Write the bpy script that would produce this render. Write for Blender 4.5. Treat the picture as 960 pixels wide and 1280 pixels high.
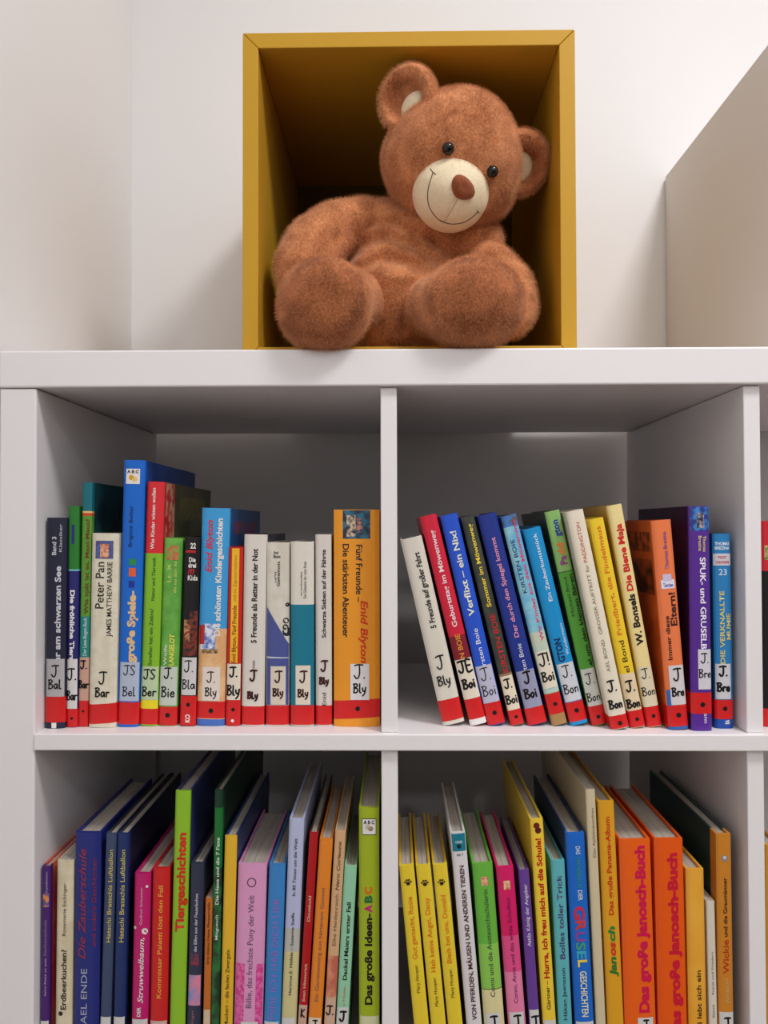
import bpy, bmesh, math, random
from mathutils import Vector, Matrix, Euler

random.seed(7)
for o in list(bpy.data.objects):
    bpy.data.objects.remove(o)
SC = bpy.context.scene
COL = SC.collection

# ---------------------------------------------------------------- camera
# metres; Z = 0 is the top of the shelf unit, Y = 0 its front, X = 0 its second upright
CAM = Vector((0.00567, -0.7577, -0.17132))
PITCH, YAW, ROLL, F = 0.01761, 0.01372, 0.00255, 983.8


def cam_dir(x, y, z):
    c, s = math.cos(ROLL), math.sin(ROLL)
    x, z = c * x + s * z, -s * x + c * z
    c, s = math.cos(PITCH), math.sin(PITCH)
    y, z = c * y - s * z, s * y + c * z
    c, s = math.cos(YAW), math.sin(YAW)
    return Vector((c * x - s * y, s * x + c * y, z))


def at(px, py, Y):
    """the real point of a photo position lying at depth Y"""
    d = cam_dir((px - 480) / F, 1.0, -(py - 640) / F)
    return CAM + d * ((Y - CAM.y) / d.y)


cd = bpy.data.cameras.new('camera')
co = bpy.data.objects.new('camera', cd)
COL.objects.link(co)
cr, cu, cb = cam_dir(1, 0, 0), cam_dir(0, 0, 1), -cam_dir(0, 1, 0)
co.matrix_world = Matrix(((cr.x, cu.x, cb.x, CAM.x), (cr.y, cu.y, cb.y, CAM.y), (cr.z, cu.z, cb.z, CAM.z), (0, 0, 0, 1)))
cd.sensor_fit = 'VERTICAL'
cd.sensor_height = 36
cd.lens = F / 1280 * 36
cd.clip_start = 0.01
SC.camera = co

# ---------------------------------------------------------------- world, lamps, exposure
w = bpy.data.worlds.new('room_light')
SC.world = w
w.use_nodes = True
bg = w.node_tree.nodes['Background']
bg.inputs[1].default_value = 1.0
wn = w.node_tree                       # bright ceiling overhead, dimmer room further down
wt = wn.nodes.new('ShaderNodeTexCoord')
wx = wn.nodes.new('ShaderNodeSeparateXYZ')
wr = wn.nodes.new('ShaderNodeValToRGB')
wm = wn.nodes.new('ShaderNodeMapRange')
wm.inputs['From Min'].default_value = -1.0
wn.links.new(wt.outputs['Generated'], wx.inputs['Vector'])
wn.links.new(wx.outputs['Z'], wm.inputs['Value'])
wn.links.new(wm.outputs['Result'], wr.inputs['Fac'])
wr.color_ramp.elements[0].position = 0.35
wr.color_ramp.elements[0].color = (0.215, 0.184, 0.152, 1)
wr.color_ramp.elements[1].position = 0.72
wr.color_ramp.elements[1].color = (0.78, 0.770, 0.770, 1)
wn.links.new(wr.outputs['Color'], bg.inputs[0])


def lamp(name, loc, target, size, power, color):
    ld = bpy.data.lights.new(name, 'AREA')
    ld.shape = 'RECTANGLE'
    ld.size, ld.size_y = size
    ld.energy = power
    ld.color = color
    lo = bpy.data.objects.new(name, ld)
    COL.objects.link(lo)
    lo.location = loc
    lo.rotation_euler = (Vector(target) - Vector(loc)).to_track_quat('-Z', 'Y').to_euler()


# ceiling lamps of the room: a row of three square ones leading away from the shelf; then an added wide panel for ceiling bounce
lamp('overhead_light', (0.72, -0.72, 1.32), (0.72, -0.71, 0.0), (0.32, 0.32), 20.0, (1.0, 0.98, 0.99))
lamp('overhead_light', (0.72, -2.40, 1.32), (0.72, -2.39, 0.0), (0.32, 0.32), 13.0, (1.0, 0.98, 0.99))
lamp('overhead_light', (0.72, -3.90, 1.32), (0.72, -3.89, 0.0), (0.32, 0.32), 13.0, (1.0, 0.98, 0.99))
lamp('overhead_light', (0.50, -1.50, 1.33), (0.50, -1.49, 0.0), (1.6, 1.6), 4.0, (1.0, 0.97, 0.95))  # added soft panel, stands in for light bounced off the ceiling

SC.view_settings.view_transform = 'Standard'
SC.view_settings.look = 'None'
SC.view_settings.gamma = 1
SC.view_settings.use_curve_mapping = False
SC.view_settings.exposure = 0.0

# ---------------------------------------------------------------- materials
MATS = {}


def lin(c):
    c = c / 255
    return c / 12.92 if c <= 0.04045 else ((c + 0.055) / 1.055) ** 2.4


def new_mat(name):
    m = bpy.data.materials.new(name)
    m.use_nodes = True
    return m, m.node_tree, m.node_tree.nodes['Principled BSDF']


def paint(rgb, rough=0.5, spec=0.4, name='paint'):
    """rgb 0-255 sRGB albedo"""
    key = (tuple(rgb), rough, spec)
    if key in MATS:
        return MATS[key]
    m, nt, b = new_mat(name)
    b.inputs['Base Color'].default_value = (lin(rgb[0]), lin(rgb[1]), lin(rgb[2]), 1)
    b.inputs['Roughness'].default_value = rough
    b.inputs['Specular IOR Level'].default_value = spec
    MATS[key] = m
    return m


def mottled(a, b2, scale=60, rough=0.4, name='printed'):
    key = ('mot', tuple(a), tuple(b2), scale, rough)
    if key in MATS:
        return MATS[key]
    m, nt, b = new_mat(name)
    n = nt.nodes.new('ShaderNodeTexNoise')
    n.inputs['Scale'].default_value = scale
    n.inputs['Detail'].default_value = 3
    tc = nt.nodes.new('ShaderNodeTexCoord')
    nt.links.new(tc.outputs['Object'], n.inputs['Vector'])
    r = nt.nodes.new('ShaderNodeValToRGB')
    r.color_ramp.elements[0].position = 0.42
    r.color_ramp.elements[1].position = 0.6
    r.color_ramp.elements[0].color = tuple(lin(c) for c in a) + (1,)
    r.color_ramp.elements[1].color = tuple(lin(c) for c in b2) + (1,)
    nt.links.new(n.outputs['Fac'], r.inputs['Fac'])
    nt.links.new(r.outputs['Color'], b.inputs['Base Color'])
    b.inputs['Roughness'].default_value = rough
    MATS[key] = m
    return m


def plaster():
    m, nt, b = new_mat('white_plaster')
    b.inputs['Base Color'].default_value = (0.79, 0.775, 0.770, 1)
    b.inputs['Roughness'].default_value = 0.9
    n = nt.nodes.new('ShaderNodeTexNoise')
    n.inputs['Scale'].default_value = 140
    n.inputs['Detail'].default_value = 4
    bm = nt.nodes.new('ShaderNodeBump')
    bm.inputs['Strength'].default_value = 0.05
    bm.inputs['Distance'].default_value = 0.002
    tc = nt.nodes.new('ShaderNodeTexCoord')
    nt.links.new(tc.outputs['Object'], n.inputs['Vector'])
    nt.links.new(n.outputs['Fac'], bm.inputs['Height'])
    nt.links.new(bm.outputs['Normal'], b.inputs['Normal'])
    return m


def page_mat():
    m, nt, b = new_mat('paper_edges')
    tc = nt.nodes.new('ShaderNodeTexCoord')
    mp = nt.nodes.new('ShaderNodeMapping')
    mp.inputs['Scale'].default_value = (1500, 12, 12)
    n = nt.nodes.new('ShaderNodeTexNoise')
    n.inputs['Scale'].default_value = 1.0
    n.inputs['Detail'].default_value = 2
    r = nt.nodes.new('ShaderNodeValToRGB')
    r.color_ramp.elements[0].position = 0.3
    r.color_ramp.elements[1].position = 0.7
    r.color_ramp.elements[0].color = (0.28, 0.245, 0.205, 1)
    r.color_ramp.elements[1].color = (0.52, 0.47, 0.40, 1)
    nt.links.new(tc.outputs['Object'], mp.inputs['Vector'])
    nt.links.new(mp.outputs['Vector'], n.inputs['Vector'])
    nt.links.new(n.outputs['Fac'], r.inputs['Fac'])
    nt.links.new(r.outputs['Color'], b.inputs['Base Color'])
    b.inputs['Roughness'].default_value = 0.9
    return m


def plush(name, rgb, rgb2, rough=0.95, bump=0.5):
    m, nt, b = new_mat(name)
    tc = nt.nodes.new('ShaderNodeTexCoord')
    n = nt.nodes.new('ShaderNodeTexNoise')
    n.inputs['Scale'].default_value = 420
    n.inputs['Detail'].default_value = 4
    n2 = nt.nodes.new('ShaderNodeTexNoise')
    n2.inputs['Scale'].default_value = 45
    n2.inputs['Detail'].default_value = 2
    nt.links.new(tc.outputs['Object'], n.inputs['Vector'])
    nt.links.new(tc.outputs['Object'], n2.inputs['Vector'])
    ad = nt.nodes.new('ShaderNodeMath')
    ad.operation = 'ADD'
    nt.links.new(n.outputs['Fac'], ad.inputs[0])
    nt.links.new(n2.outputs['Fac'], ad.inputs[1])
    r = nt.nodes.new('ShaderNodeValToRGB')
    r.color_ramp.elements[0].position = 0.35
    r.color_ramp.elements[1].position = 0.68
    hv = nt.nodes.new('ShaderNodeMath')
    hv.operation = 'MULTIPLY'
    hv.inputs[1].default_value = 0.5
    nt.links.new(ad.outputs[0], hv.inputs[0])
    nt.links.new(hv.outputs[0], r.inputs['Fac'])
    r.color_ramp.elements[0].color = tuple(lin(c) for c in rgb) + (1,)
    r.color_ramp.elements[1].color = tuple(lin(c) for c in rgb2) + (1,)
    nt.links.new(r.outputs['Color'], b.inputs['Base Color'])
    bp = nt.nodes.new('ShaderNodeBump')
    bp.inputs['Strength'].default_value = bump
    bp.inputs['Distance'].default_value = 0.0015
    nt.links.new(n.outputs['Fac'], bp.inputs['Height'])
    nt.links.new(bp.outputs['Normal'], b.inputs['Normal'])
    b.inputs['Roughness'].default_value = rough
    b.inputs['Specular IOR Level'].default_value = 0.1
    b.inputs['Sheen Weight'].default_value = 0.35
    b.inputs['Sheen Roughness'].default_value = 0.5
    b.inputs['Sheen Tint'].default_value = (1.0, 0.8, 0.65, 1)
    return m


M_WALL = plaster()
M_WHITE = paint((231, 227, 228), 0.38, 0.4, 'white_laminate')
M_EDGE = paint((120, 112, 108), 0.6, 0.2, 'joint_gap')
M_OCHRE = paint((193, 148, 42), 0.5, 0.2, 'ochre_lacquer')
M_SEAM = paint((95, 66, 14), 0.7, 0.2, 'seam')
M_FLOOR = mottled((96, 78, 62), (110, 90, 72), 30, 0.8, 'floor_covering')
M_PAGE = page_mat()
M_RED = paint((206, 22, 24), 0.35, 0.5, 'red_tape')
M_INK = paint((14, 12, 14), 0.5, 0.3, 'marker_ink')
M_INKB = paint((58, 20, 20), 0.6, 0.3, 'bleeding_ink')
M_FUR = plush('brown_plush', (150, 88, 52), (220, 150, 102))
M_HAIR = plush('brown_pile', (190, 120, 76), (247, 192, 142), 0.8, 0)
M_SOLE = plush('sole_plush', (124, 70, 40), (192, 122, 80))
M_SHAIR = plush('sole_pile', (164, 98, 60), (230, 162, 112), 0.8, 0)
M_MUZZLE = plush('cream_velour', (222, 204, 168), (240, 226, 196), 0.9, 0.25)
M_NOSE = plush('brown_velour', (120, 62, 38), (150, 84, 54), 0.9, 0.3)
M_EYE = paint((5, 4, 5), 0.05, 0.45, 'black_glass')
M_THREAD = paint((58, 42, 34), 0.7, 0.2, 'thread')


# ---------------------------------------------------------------- object helpers
def link(name, me, parent=None, mat=None):
    o = bpy.data.objects.new(name, me)
    COL.objects.link(o)
    if mat is not None and me is not None and not me.materials:
        me.materials.append(mat)
    if parent is not None:
        o.parent = parent
    return o


def mesh_from(name, verts, faces, mats=None, fmat=None, smooth=False):
    me = bpy.data.meshes.new(name)
    me.from_pydata([tuple(v) for v in verts], [], faces)
    if mats:
        for m in mats:
            me.materials.append(m)
    if fmat:
        for p, i in zip(me.polygons, fmat):
            p.material_index = i
    if smooth:
        for p in me.polygons:
            p.use_smooth = True
    me.update()
    return me


def box_bm(lo, hi, bevel=0.0, seg=2, bm=None):
    b2 = bmesh.new()
    bmesh.ops.create_cube(b2, size=1)
    lo, hi = Vector(lo), Vector(hi)
    for v in b2.verts:
        v.co = Vector(((lo[i] + hi[i]) / 2 + v.co[i] * (hi[i] - lo[i])) for i in range(3))
    if bevel:
        bmesh.ops.bevel(b2, geom=b2.edges[:], offset=bevel, segments=seg, affect='EDGES', profile=0.5)
    me = bpy.data.meshes.new('t')
    b2.to_mesh(me)
    b2.free()
    if bm is None:
        return me
    bm.from_mesh(me)
    bpy.data.meshes.remove(me)
    return bm


def box(name, lo, hi, mat, parent=None, bevel=0.0, seg=2):
    me = box_bm(lo, hi, bevel, seg)
    me.name = name
    return link(name, me, parent, mat)


def empty(name, loc, label, cat, group=None, rot=(0, 0, 0)):
    o = bpy.data.objects.new(name, None)
    o.empty_display_size = 0.05
    COL.objects.link(o)
    o.location = loc
    o.rotation_euler = rot
    o['label'] = label
    o['category'] = cat
    if group:
        o['group'] = group
    return o


def structure(o, label=None):
    o['kind'] = 'structure'
    if label:
        o['label'] = label
        o['category'] = o.name.split('_')[0]
    return o


# ---------------------------------------------------------------- room shell
TOP, INT, CELL, DEPTH, REC = 0.036, 0.016, 0.335, 0.39, 0.006
FLOOR_Z = -(2 * TOP + 4 * CELL + 3 * INT)
WALL_Y = 0.42
WALL_X = at(165, 300, WALL_Y).x
structure(box('floor', (WALL_X - 0.1, -4.5, FLOOR_Z - 0.1), (4.0, WALL_Y + 0.1, FLOOR_Z), M_FLOOR), 'floor of the room below the shelf unit')
structure(box('wall_back', (WALL_X - 0.1, WALL_Y, FLOOR_Z), (4.0, WALL_Y + 0.1, 1.35), M_WALL), 'white plaster wall behind the shelf unit')
structure(box('wall_left', (WALL_X - 0.1, -4.5, FLOOR_Z), (WALL_X, WALL_Y, 1.35), M_WALL), 'white plaster wall left of the shelf unit')

# ---------------------------------------------------------------- shelf unit
XL = -CELL - INT / 2 - TOP            # outer left face
NCOL = 4
XR = XL + 2 * TOP + NCOL * CELL + (NCOL - 1) * INT
shelf = empty('shelf_unit', ((XL + XR) / 2, 0, FLOOR_Z), 'large white cubby shelf unit filled with children\'s books against the wall', 'shelf')
shelf_inv = Matrix.Translation(-Vector(((XL + XR) / 2, 0, FLOOR_Z)))


def spart(name, lo, hi, bevel=0.0012):
    o = box(name, lo, hi, M_WHITE, None, bevel)
    o.parent = shelf
    o.data.transform(shelf_inv)
    return o


spart('top_panel', (XL, 0, -TOP), (XR, DEPTH, 0), 0.0018)
spart('bottom_panel', (XL, 0, FLOOR_Z), (XR, DEPTH, FLOOR_Z + TOP), 0.0018)
spart('side_panel', (XL, REC * 0.3, FLOOR_Z + TOP), (XL + TOP, DEPTH, -TOP - 0.0006), 0.0018)
spart('side_panel', (XR - TOP, REC * 0.3, FLOOR_Z + TOP), (XR, DEPTH, -TOP - 0.0006), 0.0018)
ROWZ = []                              # top of the board each row stands on
zt = -TOP
for r in range(4):
    zb = zt - CELL
    ROWZ.append(zb)
    for c in range(1, NCOL):
        xc = XL + TOP + c * CELL + (c - 0.5) * INT
        spart('upright_divider', (xc - INT / 2, REC, zb), (xc + INT / 2, DEPTH, zt - 0.0006))
    if r < 3:
        spart('shelf_board', (XL + TOP - 0.0, 0, zb - INT), (XR - TOP, DEPTH, zb))
    zt = zb - INT


# ---------------------------------------------------------------- cube boxes on top
def cube_box(x0, x1, y0, y1, h, t, mat, seam, label, group, back=None):
    root = empty('cube_shelf', ((x0 + x1) / 2, y0, 0), label, 'box shelf', group)
    W = (x1 - x0) / 2
    D = y1 - y0

    def panel(name, pts):           # mitred panel: pts = outer a, outer b, inner b, inner a in the front plane
        bm = bmesh.new()
        f = [bm.verts.new((p[0], 0, p[1])) for p in pts]
        k = [bm.verts.new((p[0], D, p[1])) for p in pts]
        n = len(pts)
        bm.faces.new(f)
        bm.faces.new(list(reversed(k)))
        for i in range(n):
            bm.faces.new((f[i], k[i], k[(i + 1) % n], f[(i + 1) % n]))
        bmesh.ops.recalc_face_normals(bm, faces=bm.faces[:])
        bmesh.ops.bevel(bm, geom=bm.edges[:], offset=0.0008, segments=2, affect='EDGES', profile=0.5)
        me = bpy.data.meshes.new(name)
        bm.to_mesh(me)
        bm.free()
        return link(name, me, root, mat)

    g = 0.00025
    panel('side_panel', [(-W, g), (-W, h - g), (-W + t, h - t - g), (-W + t, t + g)])
    panel('side_panel', [(W, g), (W, h - g), (W - t, h - t - g), (W - t, t + g)])
    panel('top_panel', [(-W + g, h), (W - g, h), (W - t - g, h - t), (-W + t + g, h - t)])
    panel('bottom_panel', [(-W + g, 0), (W - g, 0), (W - t - g, t), (-W + t + g, t)])
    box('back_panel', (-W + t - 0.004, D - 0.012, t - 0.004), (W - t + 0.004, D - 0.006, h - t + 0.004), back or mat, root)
    return root


BX, BY, BT = 0.0213, 0.063, 0.0165
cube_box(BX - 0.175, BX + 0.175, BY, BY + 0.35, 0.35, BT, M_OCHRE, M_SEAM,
         'mustard yellow open cube box holding the teddy bear', None, paint((92, 70, 16), 0.7, 0.1, 'shade_toned_back'))  # back panel painted darker than the lacquer to imitate shade inside the box
cube_box(0.4117, 0.4117 + 0.35, 0.066, 0.416, 0.35, BT, paint((212, 207, 202), 0.7, 0.12, 'white_foil'), M_EDGE,
         'white cube box whose shaded side shows at the right edge', None)


# ---------------------------------------------------------------- teddy bear
def ball(bm, c, r, rot=None, sub=3):
    m = Matrix.Translation(Vector(c))
    if rot is not None:
        m = m @ rot.to_4x4()
    m = m @ Matrix.Diagonal((r[0], r[1], r[2], 1))
    bmesh.ops.create_icosphere(bm, subdivisions=sub, radius=1, matrix=m)


def chain(bm, pts, n=9):
    for i in range(len(pts) - 1):
        (a, ra), (b, rb) = pts[i], pts[i + 1]
        for k in range(n + 1):
            t = k / n
            rr = ra + (rb - ra) * t
            ball(bm, Vector(a).lerp(Vector(b), t), (rr, rr, rr))


def fused(bm, name, voxel=0.004, smooth=8):
    """one continuous surface grown around the balls in bm"""
    me = bpy.data.meshes.new('tmp')
    bm.to_mesh(me)
    bm.free()
    o = bpy.data.objects.new('tmp', me)
    COL.objects.link(o)
    md = o.modifiers.new('r', 'REMESH')
    md.mode = 'VOXEL'
    md.voxel_size = voxel
    sm = o.modifiers.new('s', 'SMOOTH')
    sm.factor = 0.5
    sm.iterations = smooth
    dg = bpy.context.evaluated_depsgraph_get()
    dg.update()
    out = bpy.data.meshes.new_from_object(o.evaluated_get(dg))
    out.name = name
    bpy.data.objects.remove(o)
    bpy.data.meshes.remove(me)
    for p in out.polygons:
        p.use_smooth = True
    return out


def groove(me, lines, width, depth):
    """press soft folds into a cloth surface along polylines given as (x, z) pairs, on its front side"""
    for v in me.vertices:
        n = v.normal
        if n.y > 0.25:
            continue
        d_tot = 0
        for pts, wd, dp in lines:
            best = 9
            for (ax, az), (bx, bz) in zip(pts, pts[1:]):
                dx, dz = bx - ax, bz - az
                L = dx * dx + dz * dz
                t = max(0, min(1, ((v.co.x - ax) * dx + (v.co.z - az) * dz) / L))
                best = min(best, math.hypot(v.co.x - ax - t * dx, v.co.z - az - t * dz))
            d_tot += dp * math.exp(-(best / wd) ** 2)
        v.co.y += d_tot * min(1.0, max(0.0, 0.25 - n.y))      # cloth is pushed straight back, so folds never tear
    me.update()


def fur(o, count, length=0.0016, seed=1, hair=None):
    me = o.data
    me.materials.append(hair or M_HAIR)
    md = o.modifiers.new('pile', 'PARTICLE_SYSTEM')
    ps = o.particle_systems[-1]
    ps.seed = seed
    s = ps.settings
    s.type = 'HAIR'
    s.count = count
    s.hair_length = length
    s.hair_step = 3
    s.emit_from = 'FACE'
    s.use_modifier_stack = False
    s.distribution = 'RAND'
    s.normal_factor = 0.0010
    s.factor_random = 0.0006
    s.object_align_factor = (0, 0, -0.0003)
    s.length_random = 0.5
    s.brownian_factor = 0.0
    s.material = 2
    s.root_radius = 0.00016
    s.tip_radius = 0.00006
    s.radius_scale = 1.0
    s.render_step = 2
    s.display_step = 2


bear = empty('teddy_bear', (BX, 0.15, BT), 'brown plush teddy bear with cream muzzle sitting in the mustard cube box', 'teddy bear')
BI = Matrix.Translation(-Vector((BX, 0.15, BT)))


def bpart(name, me, mat, parent=None):
    if parent is None:
        parent = bear
    if name in ('torso', 'arm', 'leg', 'sole'):    # soft toy squashed against the box it sits in
        hw = 0.175 - BT - 0.001
        for v in me.vertices:
            c = v.co
            if c.y > BY - 0.006:
                c.z = max(c.z, BT + 0.0008)
                c.x = max(BX - hw, min(BX + hw, c.x))
                c.y = min(c.y, BY + 0.33)
            elif c.y > -0.004:
                c.z = max(c.z, 0.0012)
        me.update()
    me.transform(BI)
    return link(name, me, parent, mat)


# torso
bm = bmesh.new()
ball(bm, at(497, 378, 0.145), (0.078, 0.066, 0.062))
ball(bm, at(508, 318, 0.155), (0.074, 0.058, 0.060))
ball(bm, at(537, 275, 0.150), (0.052, 0.046, 0.040))
ball(bm, at(478, 284, 0.150), (0.038, 0.038, 0.032))
ball(bm, at(590, 305, 0.150), (0.038, 0.040, 0.036))
low = at(500, 400, 0.15)
ball(bm, (low.x, 0.155, BT + 0.045), (0.075, 0.066, 0.0445))
torso_me = fused(bm, 'torso', 0.003, 12)


def fl(*p):
    return [(at(x, y, 0.095).x, at(x, y, 0.095).z) for x, y in p]


groove(torso_me, [
    (fl((432, 306), (457, 293), (487, 290), (520, 302)), 0.0068, 0.0100),
    (fl((440, 336), (478, 322), (520, 334), (545, 362)), 0.0065, 0.0080),
    (fl((458, 268), (492, 274), (530, 292), (560, 302)), 0.0060, 0.0070),
    (fl((538, 290), (556, 305), (600, 324)), 0.0060, 0.0085),
    (fl((540, 352), (572, 342), (604, 330)), 0.0065, 0.0085),
    (fl((500, 412), (518, 386), (548, 360)), 0.0060, 0.0080),
    (fl((468, 350), (476, 380), (470, 425)), 0.0060, 0.0045),
    (fl((450, 315), (480, 306), (515, 318)), 0.0065, -0.0060),
    (fl((480, 350), (520, 350), (560, 345)), 0.0090, -0.0060),
], 0, 0)
b2 = bmesh.new()
b2.from_mesh(torso_me)
for k in range(1):
    bmesh.ops.smooth_vert(b2, verts=b2.verts[:], factor=0.5, use_axis_x=True, use_axis_y=True, use_axis_z=True)
b2.to_mesh(torso_me)
b2.free()
torso = bpart('torso', torso_me, M_FUR)

# arms
bm = bmesh.new()
chain(bm, [(at(455, 278, 0.142), 0.029), (at(418, 287, 0.127), 0.031), (at(392, 308, 0.110), 0.033),
           (at(379, 332, 0.098), 0.032), (at(377, 350, 0.092), 0.028)])
arm_me = fused(bm, 'arm', 0.0035, 6)
groove(arm_me, [(fl((440, 262), (448, 290), (435, 312)), 0.004, 0.004), (fl((395, 330), (420, 300), (440, 285)), 0.005, 0.003)], 0, 0)
arm_l = bpart('arm', arm_me, M_FUR)
bm = bmesh.new()
chain(bm, [(at(596, 318, 0.140), 0.024), (at(617, 336, 0.122), 0.027), (at(637, 360, 0.108), 0.028),
           (at(643, 384, 0.098), 0.026), (at(639, 396, 0.094), 0.023)])
arm_r = bpart('arm', fused(bm, 'arm', 0.0035, 6), M_FUR)


# legs: a thick tube from the hip to a big round foot whose sole faces the room
def leg(hip, knee, ankle, foot, fr, tilt, rh, ra):
    bm = bmesh.new()
    chain(bm, [(hip, rh), (knee, rh), (ankle, ra)])
    ball(bm, foot, fr, tilt)
    me = fused(bm, 'leg', 0.0035, 7)
    return me


solef = []
for side in (0, 1):
    if side == 0:
        hip, knee, ankle = at(462, 382, 0.125), at(438, 374, 0.085), at(417, 378, 0.035)
        foot = at(405, 382, 0.004)
        rot = Euler((math.radians(6), math.radians(4), math.radians(-14)), 'XYZ').to_matrix()
        fr = (0.0470, 0.033, 0.0470)
    else:
        hip, knee, ankle = at(528, 388, 0.125), at(545, 382, 0.085), at(570, 380, 0.038)
        foot = at(592, 380, 0.010)
        rot = Euler((math.radians(8), math.radians(-6), math.radians(12)), 'XYZ').to_matrix()
        fr = (0.0525, 0.034, 0.0455)
    me = leg(hip, knee, ankle, foot, fr, rot, 0.033, 0.036)
    lg = bpart('leg', me, M_FUR)
    bm = bmesh.new()
    c = foot + rot @ Vector((0, -0.0045, 0))
    bmesh.ops.create_uvsphere(bm, u_segments=48, v_segments=24, radius=1,
                              matrix=Matrix.Translation(c) @ rot.to_4x4() @ Matrix.Diagonal((fr[0] * 0.955, fr[1] * 0.955, fr[2] * 0.955, 1)))
    me = bpy.data.meshes.new('sole')
    bm.to_mesh(me)
    bm.free()
    for p in me.polygons:
        p.use_smooth = True
    sole = bpart('sole', me, M_SOLE, lg)
    solef.append((lg, sole))

# head
HC = at(567, 203, 0.115)
HV = Vector((0, -1, 0)).rotation_difference((CAM - HC).normalized()).to_matrix()      # the bear looks down at the viewer
HR = HV @ (Euler((0, math.radians(26.5), 0)).to_matrix() @ Euler((0, 0, math.radians(12))).to_matrix() @ Euler((math.radians(-2), 0, 0)).to_matrix())
HM = Matrix.Translation(HC) @ HR.to_4x4()
bm = bmesh.new()
bmesh.ops.create_icosphere(bm, subdivisions=6, radius=1)
for v in bm.verts:
    x, y, z = v.co
    k = 1.0 - 0.10 * max(0, z) ** 1.5 + 0.075 * math.exp(-((z + 0.35) / 0.4) ** 2)
    v.co = Vector((x * 0.0745 * k, y * 0.074 * (k if y > 0 else 1), z * 0.0765))
    if y < 0:                         # slight seam hollow down the forehead
        v.co.y += 0.0012 * math.exp(-(x / 0.12) ** 2) * max(0, z)
me = bpy.data.meshes.new('head')
bm.to_mesh(me)
bm.free()
for p in me.polygons:
    p.use_smooth = True
me.transform(HM)
head = bpart('head', me, M_FUR)

MUC, MUR = Vector((0, -0.0500, -0.0295)), Vector((0.0412, 0.0425, 0.0410))


def mz(x, z, lift=0.0):
    """point of the muzzle surface in head space"""
    dx, dz = (x - MUC.x) / MUR.x, (z - MUC.z) / MUR.z
    return Vector((x, MUC.y - (MUR.y + lift) * math.sqrt(max(0, 1 - dx * dx - dz * dz)), z))


bm = bmesh.new()
bmesh.ops.create_icosphere(bm, subdivisions=5, radius=1)
for v in bm.verts:
    v.co = Vector((v.co.x * MUR.x, v.co.y * MUR.y, v.co.z * MUR.z)) + MUC
me = bpy.data.meshes.new('muzzle')
bm.to_mesh(me)
bm.free()
for v in me.vertices:                 # pressed-in seam from nose to mouth
    if v.co.y < MUC.y and -0.060 < v.co.z < -0.02:
        v.co.y += 0.0011 * math.exp(-(v.co.x / 0.0022) ** 2)
for p in me.polygons:
    p.use_smooth = True
me.transform(HM)
muzzle = bpart('muzzle', me, M_MUZZLE)

nc = mz(0, -0.0210)
bm = bmesh.new()
bmesh.ops.create_icosphere(bm, subdivisions=4, radius=1)
for v in bm.verts:
    x, y, z = v.co
    sx = 0.0138 * (1 + 0.22 * z)
    x2, z2 = x * sx, z * 0.0105
    v.co = Vector((x2 * 0.95 + z2 * 0.31, y * 0.0068 + 0.0016 * math.exp(-(x / 0.35) ** 2 - ((z - .1) / 0.4) ** 2) * (y < 0), z2 * 0.95 - x2 * 0.31)) + nc
me = bpy.data.meshes.new('nose')
bm.to_mesh(me)
bm.free()
for p in me.polygons:
    p.use_smooth = True
me.transform(HM)
bpart('nose', me, M_NOSE, muzzle)


def thread(pts, r):
    cu_ = bpy.data.curves.new('t', 'CURVE')
    cu_.dimensions = '3D'
    cu_.bevel_depth = r
    cu_.bevel_resolution = 2
    sp = cu_.splines.new('POLY')
    sp.points.add(len(pts) - 1)
    for q, p in zip(sp.points, pts):
        q.co = (p[0], p[1], p[2], 1)
    o = bpy.data.objects.new('t', cu_)
    COL.objects.link(o)
    dg = bpy.context.evaluated_depsgraph_get()
    dg.update()
    me = bpy.data.meshes.new_from_object(o.evaluated_get(dg))
    bpy.data.objects.remove(o)
    bpy.data.curves.remove(cu_)
    return me


def catmull(pts, n=6):
    out = []
    P = [pts[0]] + list(pts) + [pts[-1]]
    for i in range(1, len(P) - 2):
        p0, p1, p2, p3 = P[i - 1], P[i], P[i + 1], P[i + 2]
        for k in range(n):
            t = k / n
            out.append(tuple(0.5 * (2 * p1[j] + (p2[j] - p0[j]) * t + (2 * p0[j] - 5 * p1[j] + 4 * p2[j] - p3[j]) * t * t
                                    + (3 * p1[j] - p0[j] - 3 * p2[j] + p3[j]) * t ** 3) for j in range(len(p1))))
    out.append(tuple(pts[-1]))
    return out


smile = catmull([(x, z + 0.0095) for x, z in [(-0.0315, -0.0295), (-0.0295, -0.046), (-0.0225, -0.0590), (-0.0110, -0.0665), (0, -0.0680), (0.0110, -0.0650), (0.0215, -0.0570), (0.0285, -0.0440)]])
me = thread([mz(x, z, 0.0002) for x, z in smile], 0.00045)
b2 = bmesh.new()
b2.from_mesh(me)
for tk in ([(-0.0345, -0.0275), (-0.0315, -0.0295), (-0.0285, -0.0300)], [(0.0262, -0.0425), (0.0285, -0.0440), (0.0305, -0.0440)]):
    m3 = thread([mz(x, z + 0.0095, 0.0002) for x, z in tk], 0.00045)
    b2.from_mesh(m3)
b2.to_mesh(me)
b2.free()
me.name = 'mouth'
me.transform(HM)
bpart('mouth', me, M_THREAD, muzzle)
m3 = thread([mz(0, z, -0.0006) for z in (-0.030, -0.037, -0.044, -0.051, -0.058)], 0.00032)
m3.transform(HM)
m3.name = 'seam'
bpart('seam', m3, paint((190, 168, 132), 0.8, 0.1), muzzle)

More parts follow.
